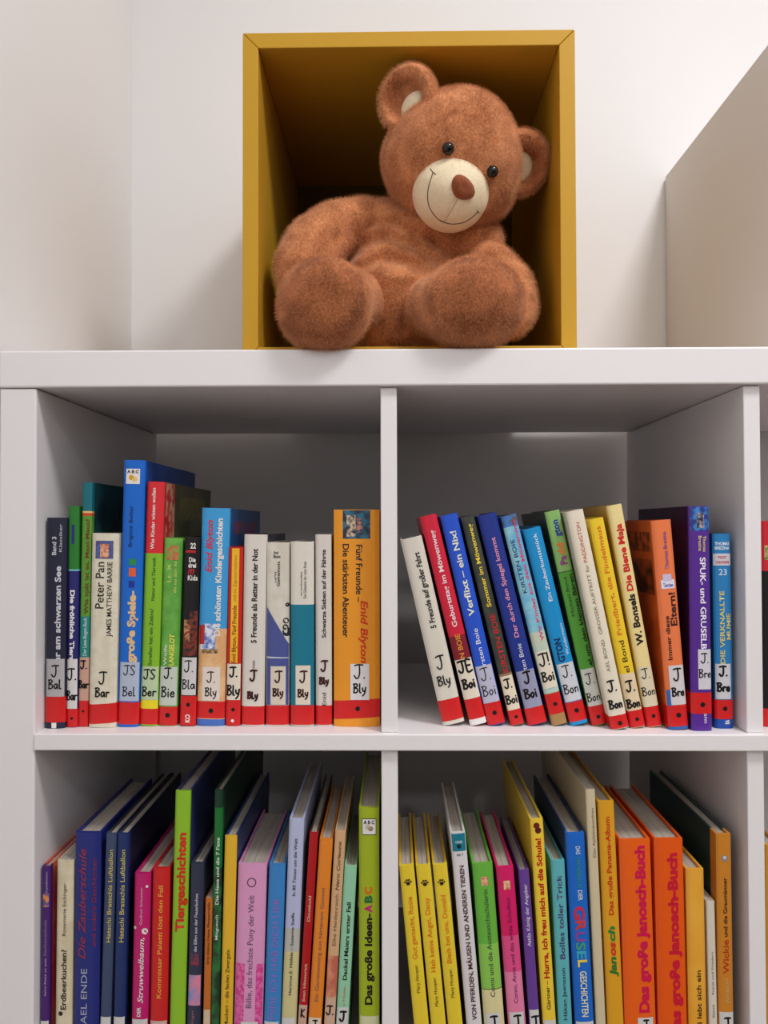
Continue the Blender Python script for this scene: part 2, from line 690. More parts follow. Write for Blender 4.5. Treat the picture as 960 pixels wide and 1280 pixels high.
for sx in (-1, 1):
    bm = bmesh.new()
    ex, ez = sx * 0.0264, 0.0068
    ey = -0.074 * math.sqrt(1 - (ex / 0.0745) ** 2 - (ez / 0.0765) ** 2)
    bmesh.ops.create_uvsphere(bm, u_segments=24, v_segments=16, radius=0.0062, matrix=Matrix.Translation((ex, ey - 0.0022, ez)))
    me = bpy.data.meshes.new('eye')
    bm.to_mesh(me)
    bm.free()
    for p in me.polygons:
        p.use_smooth = True
    me.transform(HM)
    bpart('eye', me, M_EYE)

ears = []
for sx in (-1, 1):
    R_ = 0.0325 if sx < 0 else 0.0335
    prof = [(0.0, 0.002), (0.35, 0.001), (0.55, -0.002), (0.68, -0.0085), (0.80, -0.0120), (0.92, -0.0105), (1.0, -0.003), (0.97, 0.005), (0.85, 0.011), (0.6, 0.015), (0.3, 0.017), (0.0, 0.0175)]
    prof = catmull(prof, 3)
    seg = 48
    verts, faces = [], []
    for (r, y) in prof:
        for k in range(seg):
            a = 2 * math.pi * k / seg
            verts.append((math.cos(a) * r * R_, y, math.sin(a) * r * R_ * 1.06))
    for i in range(len(prof) - 1):
        for k in range(seg):
            faces.append((i * seg + k, i * seg + (k + 1) % seg, (i + 1) * seg + (k + 1) % seg, (i + 1) * seg + k))
    me = mesh_from('ear', verts, faces, smooth=True)
    b2 = bmesh.new()
    b2.from_mesh(me)
    bmesh.ops.remove_doubles(b2, verts=b2.verts[:], dist=1e-5)
    bmesh.ops.recalc_face_normals(b2, faces=b2.faces[:])
    b2.to_mesh(me)
    b2.free()
    tilt = Euler((math.radians(-6), math.radians(sx * 58), math.radians(sx * 32))).to_matrix() if False else \
        Euler((0, 0, math.radians(sx * (0 if sx > 0 else 38)))).to_matrix()
    EM = HM @ Matrix.Translation((0.0665 if sx > 0 else -0.0725, -0.007 if sx > 0 else 0.004, 0.0350 if sx < 0 else 0.030)) @ tilt.to_4x4()
    me.transform(EM)
    e = bpart('ear', me, M_FUR)
    # cream lining, nearer the base of the ear
    verts, faces = [(0, -0.0035, 0)], []
    rings = [(0.35, -0.0040), (0.7, -0.0030), (0.92, -0.0012), (1.0, 0.0015)]
    for (r, y) in rings:
        for k in range(seg):
            a = 2 * math.pi * k / seg
            verts.append((math.cos(a) * r * R_ * 0.50 - sx * (0.011 if sx < 0 else -0.002), y, math.sin(a) * r * R_ * 0.58 - 0.006))
    verts[0] = (-sx * 0.011, -0.0043, -0.006)
    for k in range(seg):
        faces.append((0, 1 + (k + 1) % seg, 1 + k))
    for i in range(3):
        for k in range(seg):
            faces.append((1 + i * seg + k, 1 + i * seg + (k + 1) % seg, 1 + (i + 1) * seg + (k + 1) % seg, 1 + (i + 1) * seg + k))
    me = mesh_from('ear_lining', verts, faces, smooth=True)
    me.transform(EM)
    bpart('ear_lining', me, M_MUZZLE, e)
    ears.append(e)

FUR = True
if FUR:
    fur(head, 52000, seed=2)
    fur(torso, 30000, seed=3)
    fur(arm_l, 16000, seed=4)
    fur(arm_r, 14000, seed=5)
    for i, (lg, sole) in enumerate(solef):
        fur(lg, 20000, seed=6 + i)
        fur(sole, 16000, seed=8 + i, hair=M_SHAIR)
    for i, e in enumerate(ears):
        fur(e, 9000, seed=10 + i)

#@@BOOKS@@
# ---------------------------------------------------------------- books: building blocks
GAIN = {0: 1.0, 1: 0.96}              # print colours were read in two rows of different brightness


class Spine:
    def __init__(s, root, w, H, b, gain):
        s.root, s.w, s.H, s.b, s.gain = root, w, H, b, gain

    def y(s, x):
        t = min(1.0, abs(2 * x / s.w))
        return s.b * t ** 4

    def mat(s, rgb, rough=0.36, spec=0.35):
        return paint(tuple(min(245, round(c * s.gain)) for c in rgb), rough, spec)


def cover_mesh(sp, D, tb, zones, cov_mat, wrap):
    """hard cover: two boards joined by a rounded spine; zones = [(z0, z1, material)] along the spine"""
    w, b, H = sp.w, sp.b, sp.H
    n = 10
    outer = [(-w / 2, D), (-w / 2, wrap), (-w / 2, b + 0.0005)]
    for i in range(n + 1):
        x = -w / 2 + w * i / n
        outer.append((x, sp.y(x)))
    outer += [(w / 2, b + 0.0005), (w / 2, wrap), (w / 2, D)]
    inner = []
    for (x, y) in outer:
        xi = max(-w / 2 + tb, min(w / 2 - tb, x))
        inner.append((xi, y if y > b + 0.0004 and abs(x) > w / 2 - 1e-6 and y > b + tb else b + tb))
    levels = sorted(set([0.0, H] + [max(0, min(H, z)) for z0, z1, m in zones for z in (z0, z1)]))
    N = len(outer)
    verts = []
    for z in levels:
        verts += [(x, y, z) for x, y in outer]
    base_in = len(verts)
    for z in (0.0, H):
        verts += [(x, y, z) for x, y in inner]
    mats = [cov_mat]
    faces, fm = [], []

    def mi(m):
        if m not in mats:
            mats.append(m)
        return mats.index(m)

    for li in range(len(levels) - 1):
        zc = (levels[li] + levels[li + 1]) / 2
        zm = cov_mat
        for z0, z1, m in zones:
            if z0 <= zc <= z1:
                zm = m
        for i in range(N - 1):
            a, c = li * N + i, (li + 1) * N + i
            faces.append((a, a + 1, c + 1, c))
            fm.append(0 if i in (0, N - 2) else mi(zm))
    last = (len(levels) - 1) * N
    top_m = mi(zones[-1][2]) if zones else 0
    for i in range(N - 1):
        k = 0 if i in (0, N - 2) else top_m
        faces.append((base_in + i + 1, base_in + i, base_in + N + i, base_in + N + i + 1))
        fm.append(k)
        faces.append((i + 1, i, base_in + i, base_in + i + 1))
        fm.append(k)
        faces.append((last + i, last + i + 1, base_in + N + i + 1, base_in + N + i))
        fm.append(k)
    for i in (0, N - 1):
        for li in range(len(levels) - 1):
            pass
        faces.append((i, last + i, base_in + N + i, base_in + i) if i == 0 else (last + i, i, base_in + i, base_in + N + i))
        fm.append(0)
    me = mesh_from('cover', verts, faces, mats, fm)
    b2 = bmesh.new()
    b2.from_mesh(me)
    bmesh.ops.remove_doubles(b2, verts=b2.verts[:], dist=1e-6)
    bmesh.ops.recalc_face_normals(b2, faces=b2.faces[:])
    b2.to_mesh(me)
    b2.free()
    return me


def patch(name, sp, x0, x1, z0, z1, mat, parent, eps=0.00018, slant=0.0):
    n = 8
    z0 = max(z0, 0.0004)
    verts, faces = [], []
    for j in range(2):
        for i in range(n + 1):
            x = x0 + (x1 - x0) * i / n
            z = (z0, z1)[j] + slant * (x / sp.w)
            verts.append((x, sp.y(x) - eps, z))
    for i in range(n):
        faces.append((i, i + 1, n + 2 + i, n + 1 + i))
    return link(name, mesh_from(name, verts, faces, [mat]), parent)


def tape(sp, z0, z1, mat, parent, slant=0.0, wrap=0.014):
    """adhesive band wrapped round the spine and a little way onto both covers"""
    e = 0.00014
    z0 = max(z0, 0.0004 + abs(slant) / 2)
    pts = [(-sp.w / 2 - e, sp.b + wrap)]
    n = 10
    pts.append((-sp.w / 2 - e, sp.b))
    for i in range(n + 1):
        x = -sp.w / 2 + sp.w * i / n
        pts.append((x, sp.y(x) - e))
    pts += [(sp.w / 2 + e, sp.b), (sp.w / 2 + e, sp.b + wrap)]
    N = len(pts)
    verts = [(x, y, z + slant * x / sp.w) for z in (z0, z1) for x, y in pts]
    faces = [(i, i + 1, N + i + 1, N + i) for i in range(N - 1)]
    return link('tape_band', mesh_from('tape_band', verts, faces, [mat]), parent)


def side_patch(name, sp, y0, y1, z0, z1, mat, parent, side=1, eps=0.00018):
    """print on the cover board that faces sideways; y measured from the spine"""
    x = side * (sp.w / 2 + eps)
    return link(name, mesh_from(name, [(x, y0, z0), (x, y1, z0), (x, y1, z1), (x, y0, z1)], [(0, 1, 2, 3)], [mat]), parent)


def poly_patch(name, sp, poly, mat, parent, eps=0.00024):
    """flat printed shape given as (x, z) points"""
    if len(poly) == 4:                # long shapes follow the rounded spine
        a, b_, c, d = [Vector((p[0], p[1])) for p in poly]
        verts, faces, n = [], [], 10
        for i in range(n + 1):
            t = i / n
            for p in (a.lerp(b_, t), d.lerp(c, t)):
                verts.append((p.x, sp.y(p.x) - eps, p.y))
        for i in range(n):
            faces.append((2 * i, 2 * i + 2, 2 * i + 3, 2 * i + 1))
        return link(name, mesh_from(name, verts, faces, [mat]), parent)
    verts = [(x, sp.y(x) - eps, z) for x, z in poly]
    return link(name, mesh_from(name, verts, [tuple(range(len(poly)))], [mat]), parent)


def disc(name, sp, x, z, r, mat, parent, eps=0.00030, sx=1.0):
    return poly_patch(name, sp, [(x + r * sx * math.cos(a * math.pi / 8), z + r * math.sin(a * math.pi / 8)) for a in range(16)], mat, parent, eps)


def raw_text(body, bold, shear, serif=False):
    cu_ = bpy.data.curves.new('t', 'FONT')
    cu_.body = body
    cu_.size = 1
    cu_.resolution_u = 3
    cu_.offset = bold
    cu_.shear = shear
    o = bpy.data.objects.new('t', cu_)
    COL.objects.link(o)
    dg = bpy.context.evaluated_depsgraph_get()
    dg.update()
    me = bpy.data.meshes.new_from_object(o.evaluated_get(dg))
    bpy.data.objects.remove(o)
    bpy.data.curves.remove(cu_)
    return me


CAPH = 0.73


def text(name, sp, body, z0, z1, xc, size, mat, parent, way='up', bold=0.0, shear=0.0, eps=0.0003):
    """writing between heights z0 (bottom) and z1 (top); xc, size = centre and cap height across the spine, in metres.
    way 'h' : z0, z1 is the baseline-to-cap band and size is the full width of the line"""
    me = raw_text(body, bold, shear)
    xs = [v.co.x for v in me.vertices]
    if not xs:
        return None
    x0, x1 = min(xs), max(xs)
    for v in me.vertices:
        tx, ty = (v.co.x - x0) / (x1 - x0), v.co.y / CAPH
        if way == 'up':
            x, z = xc + size / 2 - ty * size, z0 + tx * (z1 - z0)
        elif way == 'down':
            x, z = xc - size / 2 + ty * size, z1 - tx * (z1 - z0)
        else:
            x, z = xc + (tx - 0.5) * size, z0 + ty * (z1 - z0)
        v.co = (x, sp.y(x) - eps, z)
    me.name = name
    return link(name, me, parent, mat)


GLY = {
    'J': (0.72, [[(.08, .93), (.4, 1.0), (.78, .97)], [(.48, .98), (.5, .4), (.4, .06), (.2, .0), (.04, .2)]]),
    'S': (0.66, [[(.6, .9), (.35, 1), (.14, .8), (.35, .52), (.55, .28), (.35, .02), (.06, .1)]]),
    'B': (0.68, [[(.13, 1), (.1, 0)], [(.02, .95), (.4, 1), (.55, .78), (.15, .55)], [(.15, .55), (.5, .45), (.6, .2), (.35, .0), (.05, .03)]]),
    'E': (0.62, [[(.55, .97), (.1, 1), (.1, 0), (.58, .03)], [(.1, .52), (.45, .52)]]),
    'K': (0.62, [[(.1, 1), (.1, 0)], [(.55, .95), (.12, .45), (.58, 0)]]),
    'l': (0.30, [[(.1, 1.0), (.1, .1), (.26, .02)]]),
    'L': (0.50, [[(.1, .95), (.1, .03), (.42, .03)]]),
    'y': (0.58, [[(.08, .55), (.12, .25), (.3, .16), (.44, .3)], [(.5, .6), (.38, -.05), (.1, -.35)]]),
    'a': (0.58, [[(.45, .5), (.2, .52), (.05, .25), (.2, .02), (.42, .2), (.46, .52), (.52, .02)]]),
    'r': (0.46, [[(.1, .52), (.1, 0)], [(.1, .35), (.25, .52), (.45, .48)]]),
    'o': (0.55, [[(.25, .52), (.06, .3), (.2, .0), (.45, .2), (.4, .48), (.25, .52)]]),
    'n': (0.56, [[(.08, .52), (.08, 0)], [(.08, .35), (.28, .52), (.42, .4), (.45, 0)]]),
    'e': (0.54, [[(.08, .28), (.45, .3), (.35, .52), (.12, .42), (.08, .15), (.28, 0), (.48, .1)]]),
    'i': (0.26, [[(.1, .52), (.12, 0)], [(.12, .76), (.13, .8)]]),
    '.': (0.22, [[(.08, .02), (.11, .05)]]),
    '!': (0.25, [[(.12, 1), (.1, .3)], [(.09, .02), (.11, .05)]]),
}


def scrawl(sp, body, xc, z, h, mat, parent, maxw, pen=0.0009, eps=0.00050):
    """marker handwriting: letters drawn as pen strokes; z = baseline, h = capital height"""
    tw = sum(GLY[c][0] for c in body) + 0.08 * (len(body) - 1)
    sx = min(h * 0.85, maxw / tw)
    x = xc - tw * sx / 2
    pen *= 1.15
    verts, faces = [], []

    def quad(p):
        i = len(verts)
        verts.extend([(a, sp.y(a) - eps, c) for a, c in p])
        faces.append(tuple(range(i, i + len(p))))

    for ch in body:
        gw, strokes = GLY[ch]
        for st in strokes:
            pl = [(x + a * sx, z + b_ * h) for a, b_ in (catmull(st, 5) if len(st) > 2 else st)]
            for (ax, az), (bx, bz) in zip(pl, pl[1:]):
                L = math.hypot(bx - ax, bz - az) or 1e-9
                nx, nz = -(bz - az) / L * pen / 2, (bx - ax) / L * pen / 2
                quad([(ax + nx, az + nz), (ax - nx, az - nz), (bx - nx, bz - nz), (bx + nx, bz + nz)])
            for (ax, az) in pl:
                quad([(ax + pen / 2 * math.cos(k * math.pi / 3), az + pen / 2 * math.sin(k * math.pi / 3)) for k in range(6)])
        x += (gw + 0.08) * sx
    return link('call_mark', mesh_from('call_mark', verts, faces, [mat]), parent)


# ---------------------------------------------------------------- books: one call per book
PLACED = {}


def book(cell, label, quad, zones, cover=None, D=0.14, tb=0.0022, Y=None, wrap=0.006, texts=(), band=None, tag=None,
         patches=(), b=None, dots=(), soft=False, slant=0.0):
    """quad = spine corners read off the photo (x_top_left, x_top_right, y_top, x_low_left, x_low_right, y_low)
    zones / texts / band / tag give heights as photo rows y along the spine"""
    row, col = cell
    group = ['books in the %s left compartment', 'books in the %s middle compartment', 'books in the %s right compartment'][col] % ['upper', 'lower'][row]
    zs = ROWZ[row]
    a0, a1, ya, c0, c1, yc = quad
    if Y is None:
        Y = 0.014
        if row == 0:                  # foot of the spine stands on the board: solve its depth
            for k in range(30):
                Y += (at((c0 + c1) / 2, yc, Y).z - zs) * 2.0
            Y = max(0.0035, min(0.03, Y))
    T0, T1 = at(a0, ya, Y), at(a1, ya, Y)
    B0, B1 = at(c0, yc, Y), at(c1, yc, Y)
    Pt, Pb = (T0 + T1) / 2, (B0 + B1) / 2
    u = Vector((Pt.x - Pb.x, 0, Pt.z - Pb.z)).normalized()
    th = math.atan2(u.x, u.z)
    wd = ((T1.x - T0.x) + (B1.x - B0.x)) / 2 * math.cos(th) - 0.0007
    zb = zs + wd / 2 * math.sin(abs(th)) + 0.0002
    base = Pb + u * ((zb - Pb.z) / u.z)
    H = (Pt - base).length
    bb = min(0.0028, 0.14 * wd) if b is None else b
    root = empty('book', base, label, 'book', group, (0, th, 0))
    sp = Spine(root, wd, H, bb, GAIN[row])
    PLACED.setdefault(cell, []).append((base.x, base.z, th, wd, H, label))

    def zz(y):                        # photo row -> height along the spine
        t = (yc - y) / (yc - ya)
        hb = (Pb - base).dot(u)
        ht = (Pt - base).dot(u)
        return hb + (ht - hb) * t

    def fx(f):
        return (f - 0.5) * wd

    if tb > wd * 0.16:
        tb = wd * 0.16
    zl = []
    for (y0, y1, c) in zones:         # from top row to bottom row
        z1 = H if y0 is None else zz(y0)
        z0 = 0.0 if y1 is None else zz(y1)
        m = c if isinstance(c, bpy.types.Material) else sp.mat(c)
        zl.append((max(0, z0), min(H, z1), m))
    zl.sort(key=lambda q: q[0])
    if cover is None:
        cm = zl[-1][2]
    else:
        cm = cover if isinstance(cover, bpy.types.Material) else sp.mat(cover)
    lim = 0.0008 if soft else 0.003
    link('cover', cover_mesh(sp, D, 0.0006 if soft else tb, zl, cm, bb + wrap), root)
    t2 = 0.0006 if soft else tb
    box('page_block', (-wd / 2 + t2 + 0.0001, bb + t2 + 0.0008, 0.0006 if soft else 0.002), (wd / 2 - t2 - 0.0001, D - (0.0006 if soft else 0.004), H - lim), M_PAGE, root)
    for pt in patches:                # (name, x0, x1, y_top, y_bottom, colour or material[, eps])
        nm, f0, f1, y0, y1, c = pt[:6]
        m = c if isinstance(c, bpy.types.Material) else sp.mat(c)
        patch(nm, sp, fx(f0), fx(f1), zz(y1), zz(y0), m, root, pt[6] if len(pt) > 6 else 0.00018)
    for tx in texts:                  # body, y_low, y_high, x, size, colour, way, bold, shear
        body, yl, yh, f, s, c = tx[:6]
        way = tx[6] if len(tx) > 6 else 'up'
        text('title' if s >= 0.22 or way == 'h' else 'small_print', sp, body, zz(yl), zz(yh), fx(f), s * wd, sp.mat(c), root, way,
             tx[7] if len(tx) > 7 else 0.0, tx[8] if len(tx) > 8 else 0.0)
    if band:                          # y_top, y_bottom[, dot y]
        sl = slant
        t = tape(sp, zz(band[1]), zz(band[0]), M_RED, root, sl)
        if len(band) > 2 and band[2]:
            disc('dot', sp, fx(0.52), zz(band[2]), min(0.0024, wd * 0.13), M_INK, t)
    if tag:                           # y_top, y_bottom, x0, x1, colour, [(writing, baseline y, cap height px)], ink
        y0, y1, f0, f1, c, lines = tag[:6]
        ink = tag[6] if len(tag) > 6 else M_INK
        pen = tag[7] if len(tag) > 7 else 0.0012
        p = root
        if c is not None:
            m = sp.mat(c, 0.45)
            p = patch('shelf_label', sp, fx(f0), fx(f1), max(0.0004, zz(y1)), zz(y0), m, root, 0.00036)
        for (bd, yb_, hp) in lines:
            scrawl(sp, bd, fx((f0 + f1) / 2), zz(yb_), (zz(yb_ - hp) - zz(yb_)), ink, p, (f1 - f0) * wd * 0.96, pen)
    for (f, y, r, c) in dots:
        disc('emblem', sp, fx(f), zz(y), r, sp.mat(c), root, 0.00026)
    return root, sp, zz, fx


def paw(rt):
    root, sp, zz, fx = rt[0]
    y = rt[1]
    m = sp.mat((52, 34, 20))
    bm_ = []
    s = sp.w * 0.19
    cz, cx = zz(y), 0
    verts, faces = [], []
    for (dx, dz, r) in ((0, -.35, .75), (-1.05, .2, .36), (-.42, .85, .40), (.42, .85, .40), (1.05, .2, .36)):
        i = len(verts)
        for k in range(14):
            a = k * math.pi / 7
            x = cx + s * (dx + r * math.cos(a))
            z = cz + s * (dz + r * 0.9 * math.sin(a))
            verts.append((x, sp.y(x) - 0.0003, z))
        faces.append(tuple(range(i, i + 14)))
    link('paw_print', mesh_from('paw_print', verts, faces, [m]), root)


def A(s, m, b_=0):
    """print rows read off an enlarged crop"""
    return lambda v: b_ + v / m


c1 = lambda v: 560 + v / 3.554
c2 = lambda v: 620 + v / 3.692
c3 = lambda v: 620 + v / 4.0
c4 = lambda v: 600 + v / 3.692
c5 = lambda v: 920 + v / 3.554
WHITE, CREAM, GREY = (232, 228, 224), (222, 212, 192), (190, 188, 192)
LBL, LBLC = (214, 212, 210), (226, 216, 196)
INKT = (26, 24, 26)

# ------------------------------------------------ upper left compartment
UL, UM, UR, LL, LM, LR = (0, 0), (0, 1), (0, 2), (1, 0), (1, 1), (1, 2)

book(UL, 'dark navy book standing by the left side panel, white old-style lettering', (57.7, 82.2, 647, 54, 80.8, 911), [(None, None, (34, 36, 58))], D=0.14,
     texts=[('Uhr am schwarzen See', 838, 708, .62, .30, (206, 206, 214), 'up', .03), ('Band 3', 694, 671, .42, .22, (206, 206, 214), 'up', .02),
            ('Klassiker', 690, 655, .74, .14, (180, 180, 190), 'up', .01)],
     band=(871, 903), tag=(824, 871, .06, .97, (176, 174, 176), [('J', 846, 14), ('Bal', 861, 11)]), patches=[('print_mark', .38, .62, 903.5, 911, WHITE)])
book(UL, 'thin book with green top and navy spine, lettering reading downwards', (84.7, 99, 632.6, 82.2, 96.3, 909.5), [(None, 712, (42, 122, 46)), (712, 714, (120, 190, 200)), (714, None, (38, 36, 108))], D=0.15,
     texts=[('Die fröhliche Tiers', 826, 738, .5, .42, WHITE, 'down', .04)],
     patches=[('print_mark', .35, .62, 656, 680, (40, 44, 120))],
     band=(886, 909, 898), tag=(824, 886, .02, .98, LBL, [('J.', 850, 14), ('Bar', 875, 11)], M_INK, .0013))
book(UL, 'green and teal book with red stripe, half hidden behind the cream portrait book', (102, 116, 603, 97.3, 109.2, 909), [(None, 639, (24, 108, 118)), (639, 641.5, (226, 190, 120)), (641.5, 645, (200, 70, 40)), (645, 771, (92, 150, 52)), (771, 822, (36, 132, 124)), (822, None, (202, 160, 140))],
     cover=mottled((10, 34, 40), (16, 62, 66), 40), D=0.20,
     texts=[('Wie spät ist es, Maxi-Maus?', 768, 649, .62, .42, (110, 56, 22), 'up', .02), ('Der Lese-Bogen-Buch', 820, 773, .55, .36, (200, 222, 214), 'up', .01)],
     band=(876, 909, 889), tag=(824, 876, .0, 1, None, [('J.', 836, 10), ('Bar', 860, 9)], M_INK, .0012))
rt = book(UL, 'cream book with a small portrait picture near the spine top', (114, 148.3, 666.5, 109.5, 144.3, 910), [(None, None, mottled((216, 208, 184), (224, 217, 196), 90))], D=0.14,
          texts=[('Peter Pan', 761, 702.6, .33, .34, INKT, 'up', .005), ('JAMES MATTHEW BARRIE', 796, 702.6, .70, .19, INKT, 'up', .005)],
          patches=[('cover_picture', .16, .82, 676, 698.5, mottled((70, 100, 160), (84, 62, 110), 240)), ('cover_picture', .34, .66, 680, 697, mottled((226, 180, 140), (190, 90, 60), 300), .00024)],
          band=(880, 904.5), slant=0.002, tag=(830, 880, .1, .9, None, [('J', 855, 15), ('Bar', 871, 11)]))
rt = book(UL, 'tall bright blue book with beige and coloured letters and white letter emblem', (153, 182, 575, 146, 171.7, 909), [(None, None, (20, 104, 204))],
          cover=mottled((16, 54, 132), (24, 74, 160), 50), D=0.20,
          texts=[('große Spiele-', 829, 739, .56, .36, (224, 190, 140), 'up', .05), ('Brigitte Beltar', 684, 632, .42, .18, (14, 40, 100), 'up', .01)],
          patches=[('emblem_sticker', .14, .80, 586, 605, WHITE), ('print_mark', .4, .72, 710.5, 721, (226, 96, 54)), ('print_mark', .4, .72, 699, 707, (40, 140, 70)), ('print_mark', .4, .68, 726.5, 735, (22, 52, 150))],
          band=(878, 905.5), tag=(828, 876.5, .10, .98, (176, 186, 206), [('JS', 844, 12), ('Bel', 870, 11)], M_INK, .0009))
text('emblem_letters', rt[1], 'A B C', rt[2](591.5), rt[2](587.5), rt[3](.47), rt[1].w * .56, rt[1].mat((20, 20, 20)), rt[0], 'h', .04)
for k in range(2):
    disc('emblem', rt[1], rt[3](.40 + .16 * k), rt[2](597 + 2 * k), .0026, rt[1].mat(((210, 160, 40), (230, 196, 120))[k]), rt[0], .0003)
rt = book(UL, 'book with red upper and lime green lower spine and olive front cover', (183, 206, 602, 173.6, 196, 908), [(None, 692, (214, 42, 50)), (692, None, (132, 186, 44))],
     cover=mottled((92, 92, 62), (70, 74, 46), 18), D=0.20, wrap=0.004,
     texts=[('Was Kinder wissen wollen', 687, 610, .42, .22, WHITE, 'up', .015), ('Natur und Tierwelt', 751, 697, .55, .2, (34, 96, 34), 'up', .01), ('Streifen hat ein Zebra?', 832, 761, .5, .22, (34, 96, 34), 'up', .01)],
     band=(886, 905.5), tag=(833.5, 875, .02, .98, (186, 206, 166), [('J S', 849, 12), ('Ber', 870, 11)] if False else [('JS', 849, 12), ('Ber', 870, 11)], M_INK, .0012), patches=[('print_mark', .0, 1., 875, 886, (232, 214, 40))])
side_patch('cover_strip', rt[1], .0075, .040, rt[2](692), rt[1].H - .0005, mottled((190, 44, 44), (206, 150, 120), 90), rt[0])
side_patch('cover_picture', rt[1], .060, .170, rt[2](650), rt[2](618), mottled((96, 94, 60), (128, 118, 52), 130), rt[0])
book(UL, 'slim grass green book with yellow capitals and a small red animal on top', (204.6, 228, 672.5, 196, 221, 907.5), [(None, None, mottled((84, 156, 56), (110, 178, 70), 45))], D=0.13,
     texts=[('LANGELOT', 832, 793, .62, .26, (232, 224, 90), 'up', .03), ('Wölfe', 832, 806, .28, .18, WHITE, 'up'), ('Lt. X', 728, 705, .35, .2, (220, 220, 110), 'up'), ('die aus dem All', 741, 702, .68, .16, (220, 220, 110), 'up')],
     patches=[('cover_picture', .2, .85, 682, 700, mottled((206, 80, 62), (118, 168, 72), 260))],
     band=(883.5, 907, 894), tag=(833.5, 882, .04, .96, (196, 204, 192), [('J.', 848, 13), ('Bie', 871, 12)]))
rt = book(UL, 'narrow black book with number 22 and curly red drawing low on the spine', (231, 249.5, 671, 223, 245, 908), [(None, None, (20, 17, 20))], D=0.135,
          texts=[('22', 685.5, 678.5, .58, .36, WHITE, 'h', .03), ('Die', 702.5, 696.5, .55, .42, WHITE, 'h', .03), ('drei', 709.5, 703.5, .55, .5, WHITE, 'h', .03), ('???', 718, 711, .5, .4, (200, 40, 60), 'h', .03), ('Kids', 725.5, 719, .6, .62, WHITE, 'h', .02), ('KO', 903, 893, .5, .3, WHITE, 'up', .03)],
          patches=[('print_mark', .1, .75, 688, 691, (190, 30, 36)), ('cover_picture', .12, .5, 775, 803, mottled((206, 140, 90), (60, 28, 22), 130)), ('cover_picture', .5, .96, 764, 820, mottled((128, 46, 34), (24, 18, 20), 220)), ('cover_picture', .1, .5, 803, 820, mottled((116, 42, 32), (24, 18, 20), 240))],
          band=(870, 908, 881), tag=(822, 869, .04, .97, (208, 206, 206), [('J.', 840, 14), ('Bla', 861, 11)], M_INK, .0010))
for k in range(5):
    arc = [(rt[3](.5 + .38 * math.cos(t * .35 + k)), rt[2](797 - k * 4) + .006 * math.sin(t * .35 + k) - .004 * k) for t in range(9)]
    vs, fs = [], []
    for (ax, az), (bx, bz) in zip(arc, arc[1:]):
        L = math.hypot(bx - ax, bz - az)
        nx, nz = -(bz - az) / L * .0005, (bx - ax) / L * .0005
        i = len(vs)
        vs += [(x, rt[1].y(x) - .00027, z) for x, z in ((ax + nx, az + nz), (ax - nx, az - nz), (bx - nx, bz - nz), (bx + nx, bz + nz))]
        fs.append((i, i + 1, i + 2, i + 3))
    link('curl_drawing', mesh_from('curl_drawing', vs, fs, [rt[1].mat((130, 48, 36))]), rt[0])
rt = book(UL, 'light blue book fading to peach below, white title beside red script', (251, 288, 635, 245.5, 279.5, 906.5), [(None, 786, (62, 156, 216)), (786, 899, mottled((220, 166, 112), (232, 190, 140), 60)), (899, None, (70, 110, 190))],
     cover=(40, 84, 140), D=0.18,
     texts=[('Enid Blyton', 716, 650, .30, .24, (206, 50, 70), 'up', .02, .25), ('Die schönsten Kindergeschichten', 795, 648, .66, .22, WHITE, 'up', .03)],
     patches=[('cover_picture', .06, .62, 780, 812, mottled((222, 228, 240), (70, 110, 190), 130)), ('cover_picture', .02, .22, 782, 806, (178, 44, 40), .00022), ('print_mark', .12, .7, 811, 817, mottled((60, 60, 40), (206, 160, 110), 400))],
     band=(877, 898, 888.5), tag=(834, 876, .18, .82, (226, 214, 204), [('J.', 853, 13), ('Bly', 870, 10)], M_INK, .0010))
side_patch('cover_picture', rt[1], .030, .150, rt[2](668), rt[2](652), mottled((150, 44, 70), (44, 84, 140), 110), rt[0])
book(UL, 'thin red book with a yellow strip down the spine', (286, 303.7, 684, 280.7, 300.4, 906.5), [(None, None, (196, 38, 26))], D=0.12,
     texts=[('Enid Blyton, Fünf Freunde', 829, 757, .48, .3, (150, 40, 16), 'up', .02), ('und ein Zigeunermädchen', 752, 694, .48, .24, (190, 110, 20), 'up')],
     patches=[('title_strip', .24, .76, 685.5, 829, (238, 186, 40))],
     band=(875, 906, 887), tag=(830, 875, .04, .98, LBLC, [('J.', 846, 12), ('Bly', 869, 12)], M_INK, .0015), dots=[(.5, 901, .0016, WHITE)])
book(UL, 'plain white book with long black old-style title, left of the bluish one', (304.5, 333.7, 668, 301, 329.7, 906.5), [(None, None, (218, 212, 202))], cover=mottled((60, 62, 84), (40, 40, 60), 30), D=0.135,
     texts=[('5 Freunde als Retter in der Not', 804, 686, .5, .25, INKT, 'up', .025), ('von', 836, 826, .5, .16, INKT)],
     band=(883, 906), tag=(830, 880, .1, .9, None, [('J', 851, 13), ('BLy', 873, 8)], M_INKB, .0016))
rt = book(UL, 'worn white book with blue sloping shape on the lower spine', (333, 362, 678, 331.6, 361.4, 906.5), [(None, None, mottled((206, 199, 184), (220, 214, 202), 40))], D=0.13,
          texts=[('Enid', 692.5, 689, .42, .2, INKT, 'h', .02), ('Blyton', 697.5, 693.5, .46, .3, INKT, 'h', .02), ('Geheimnis', 733, 702, .52, .14, INKT, 'up', .01), ('um', 728, 715, .38, .11, INKT)],
          band=(882, 906), tag=(833, 881, .2, .86, (214, 204, 186), [('J', 853, 14), ('Bly', 870, 9)], M_INKB, .0014))
sp_, z_, x_ = rt[1], rt[2], rt[3]
poly_patch('printed_shape', sp_, [(x_(.02), z_(759)), (x_(.98), z_(805)), (x_(.98), z_(881.5)), (x_(.02), z_(881.5))], sp_.mat((74, 84, 146)), rt[0], .00016)
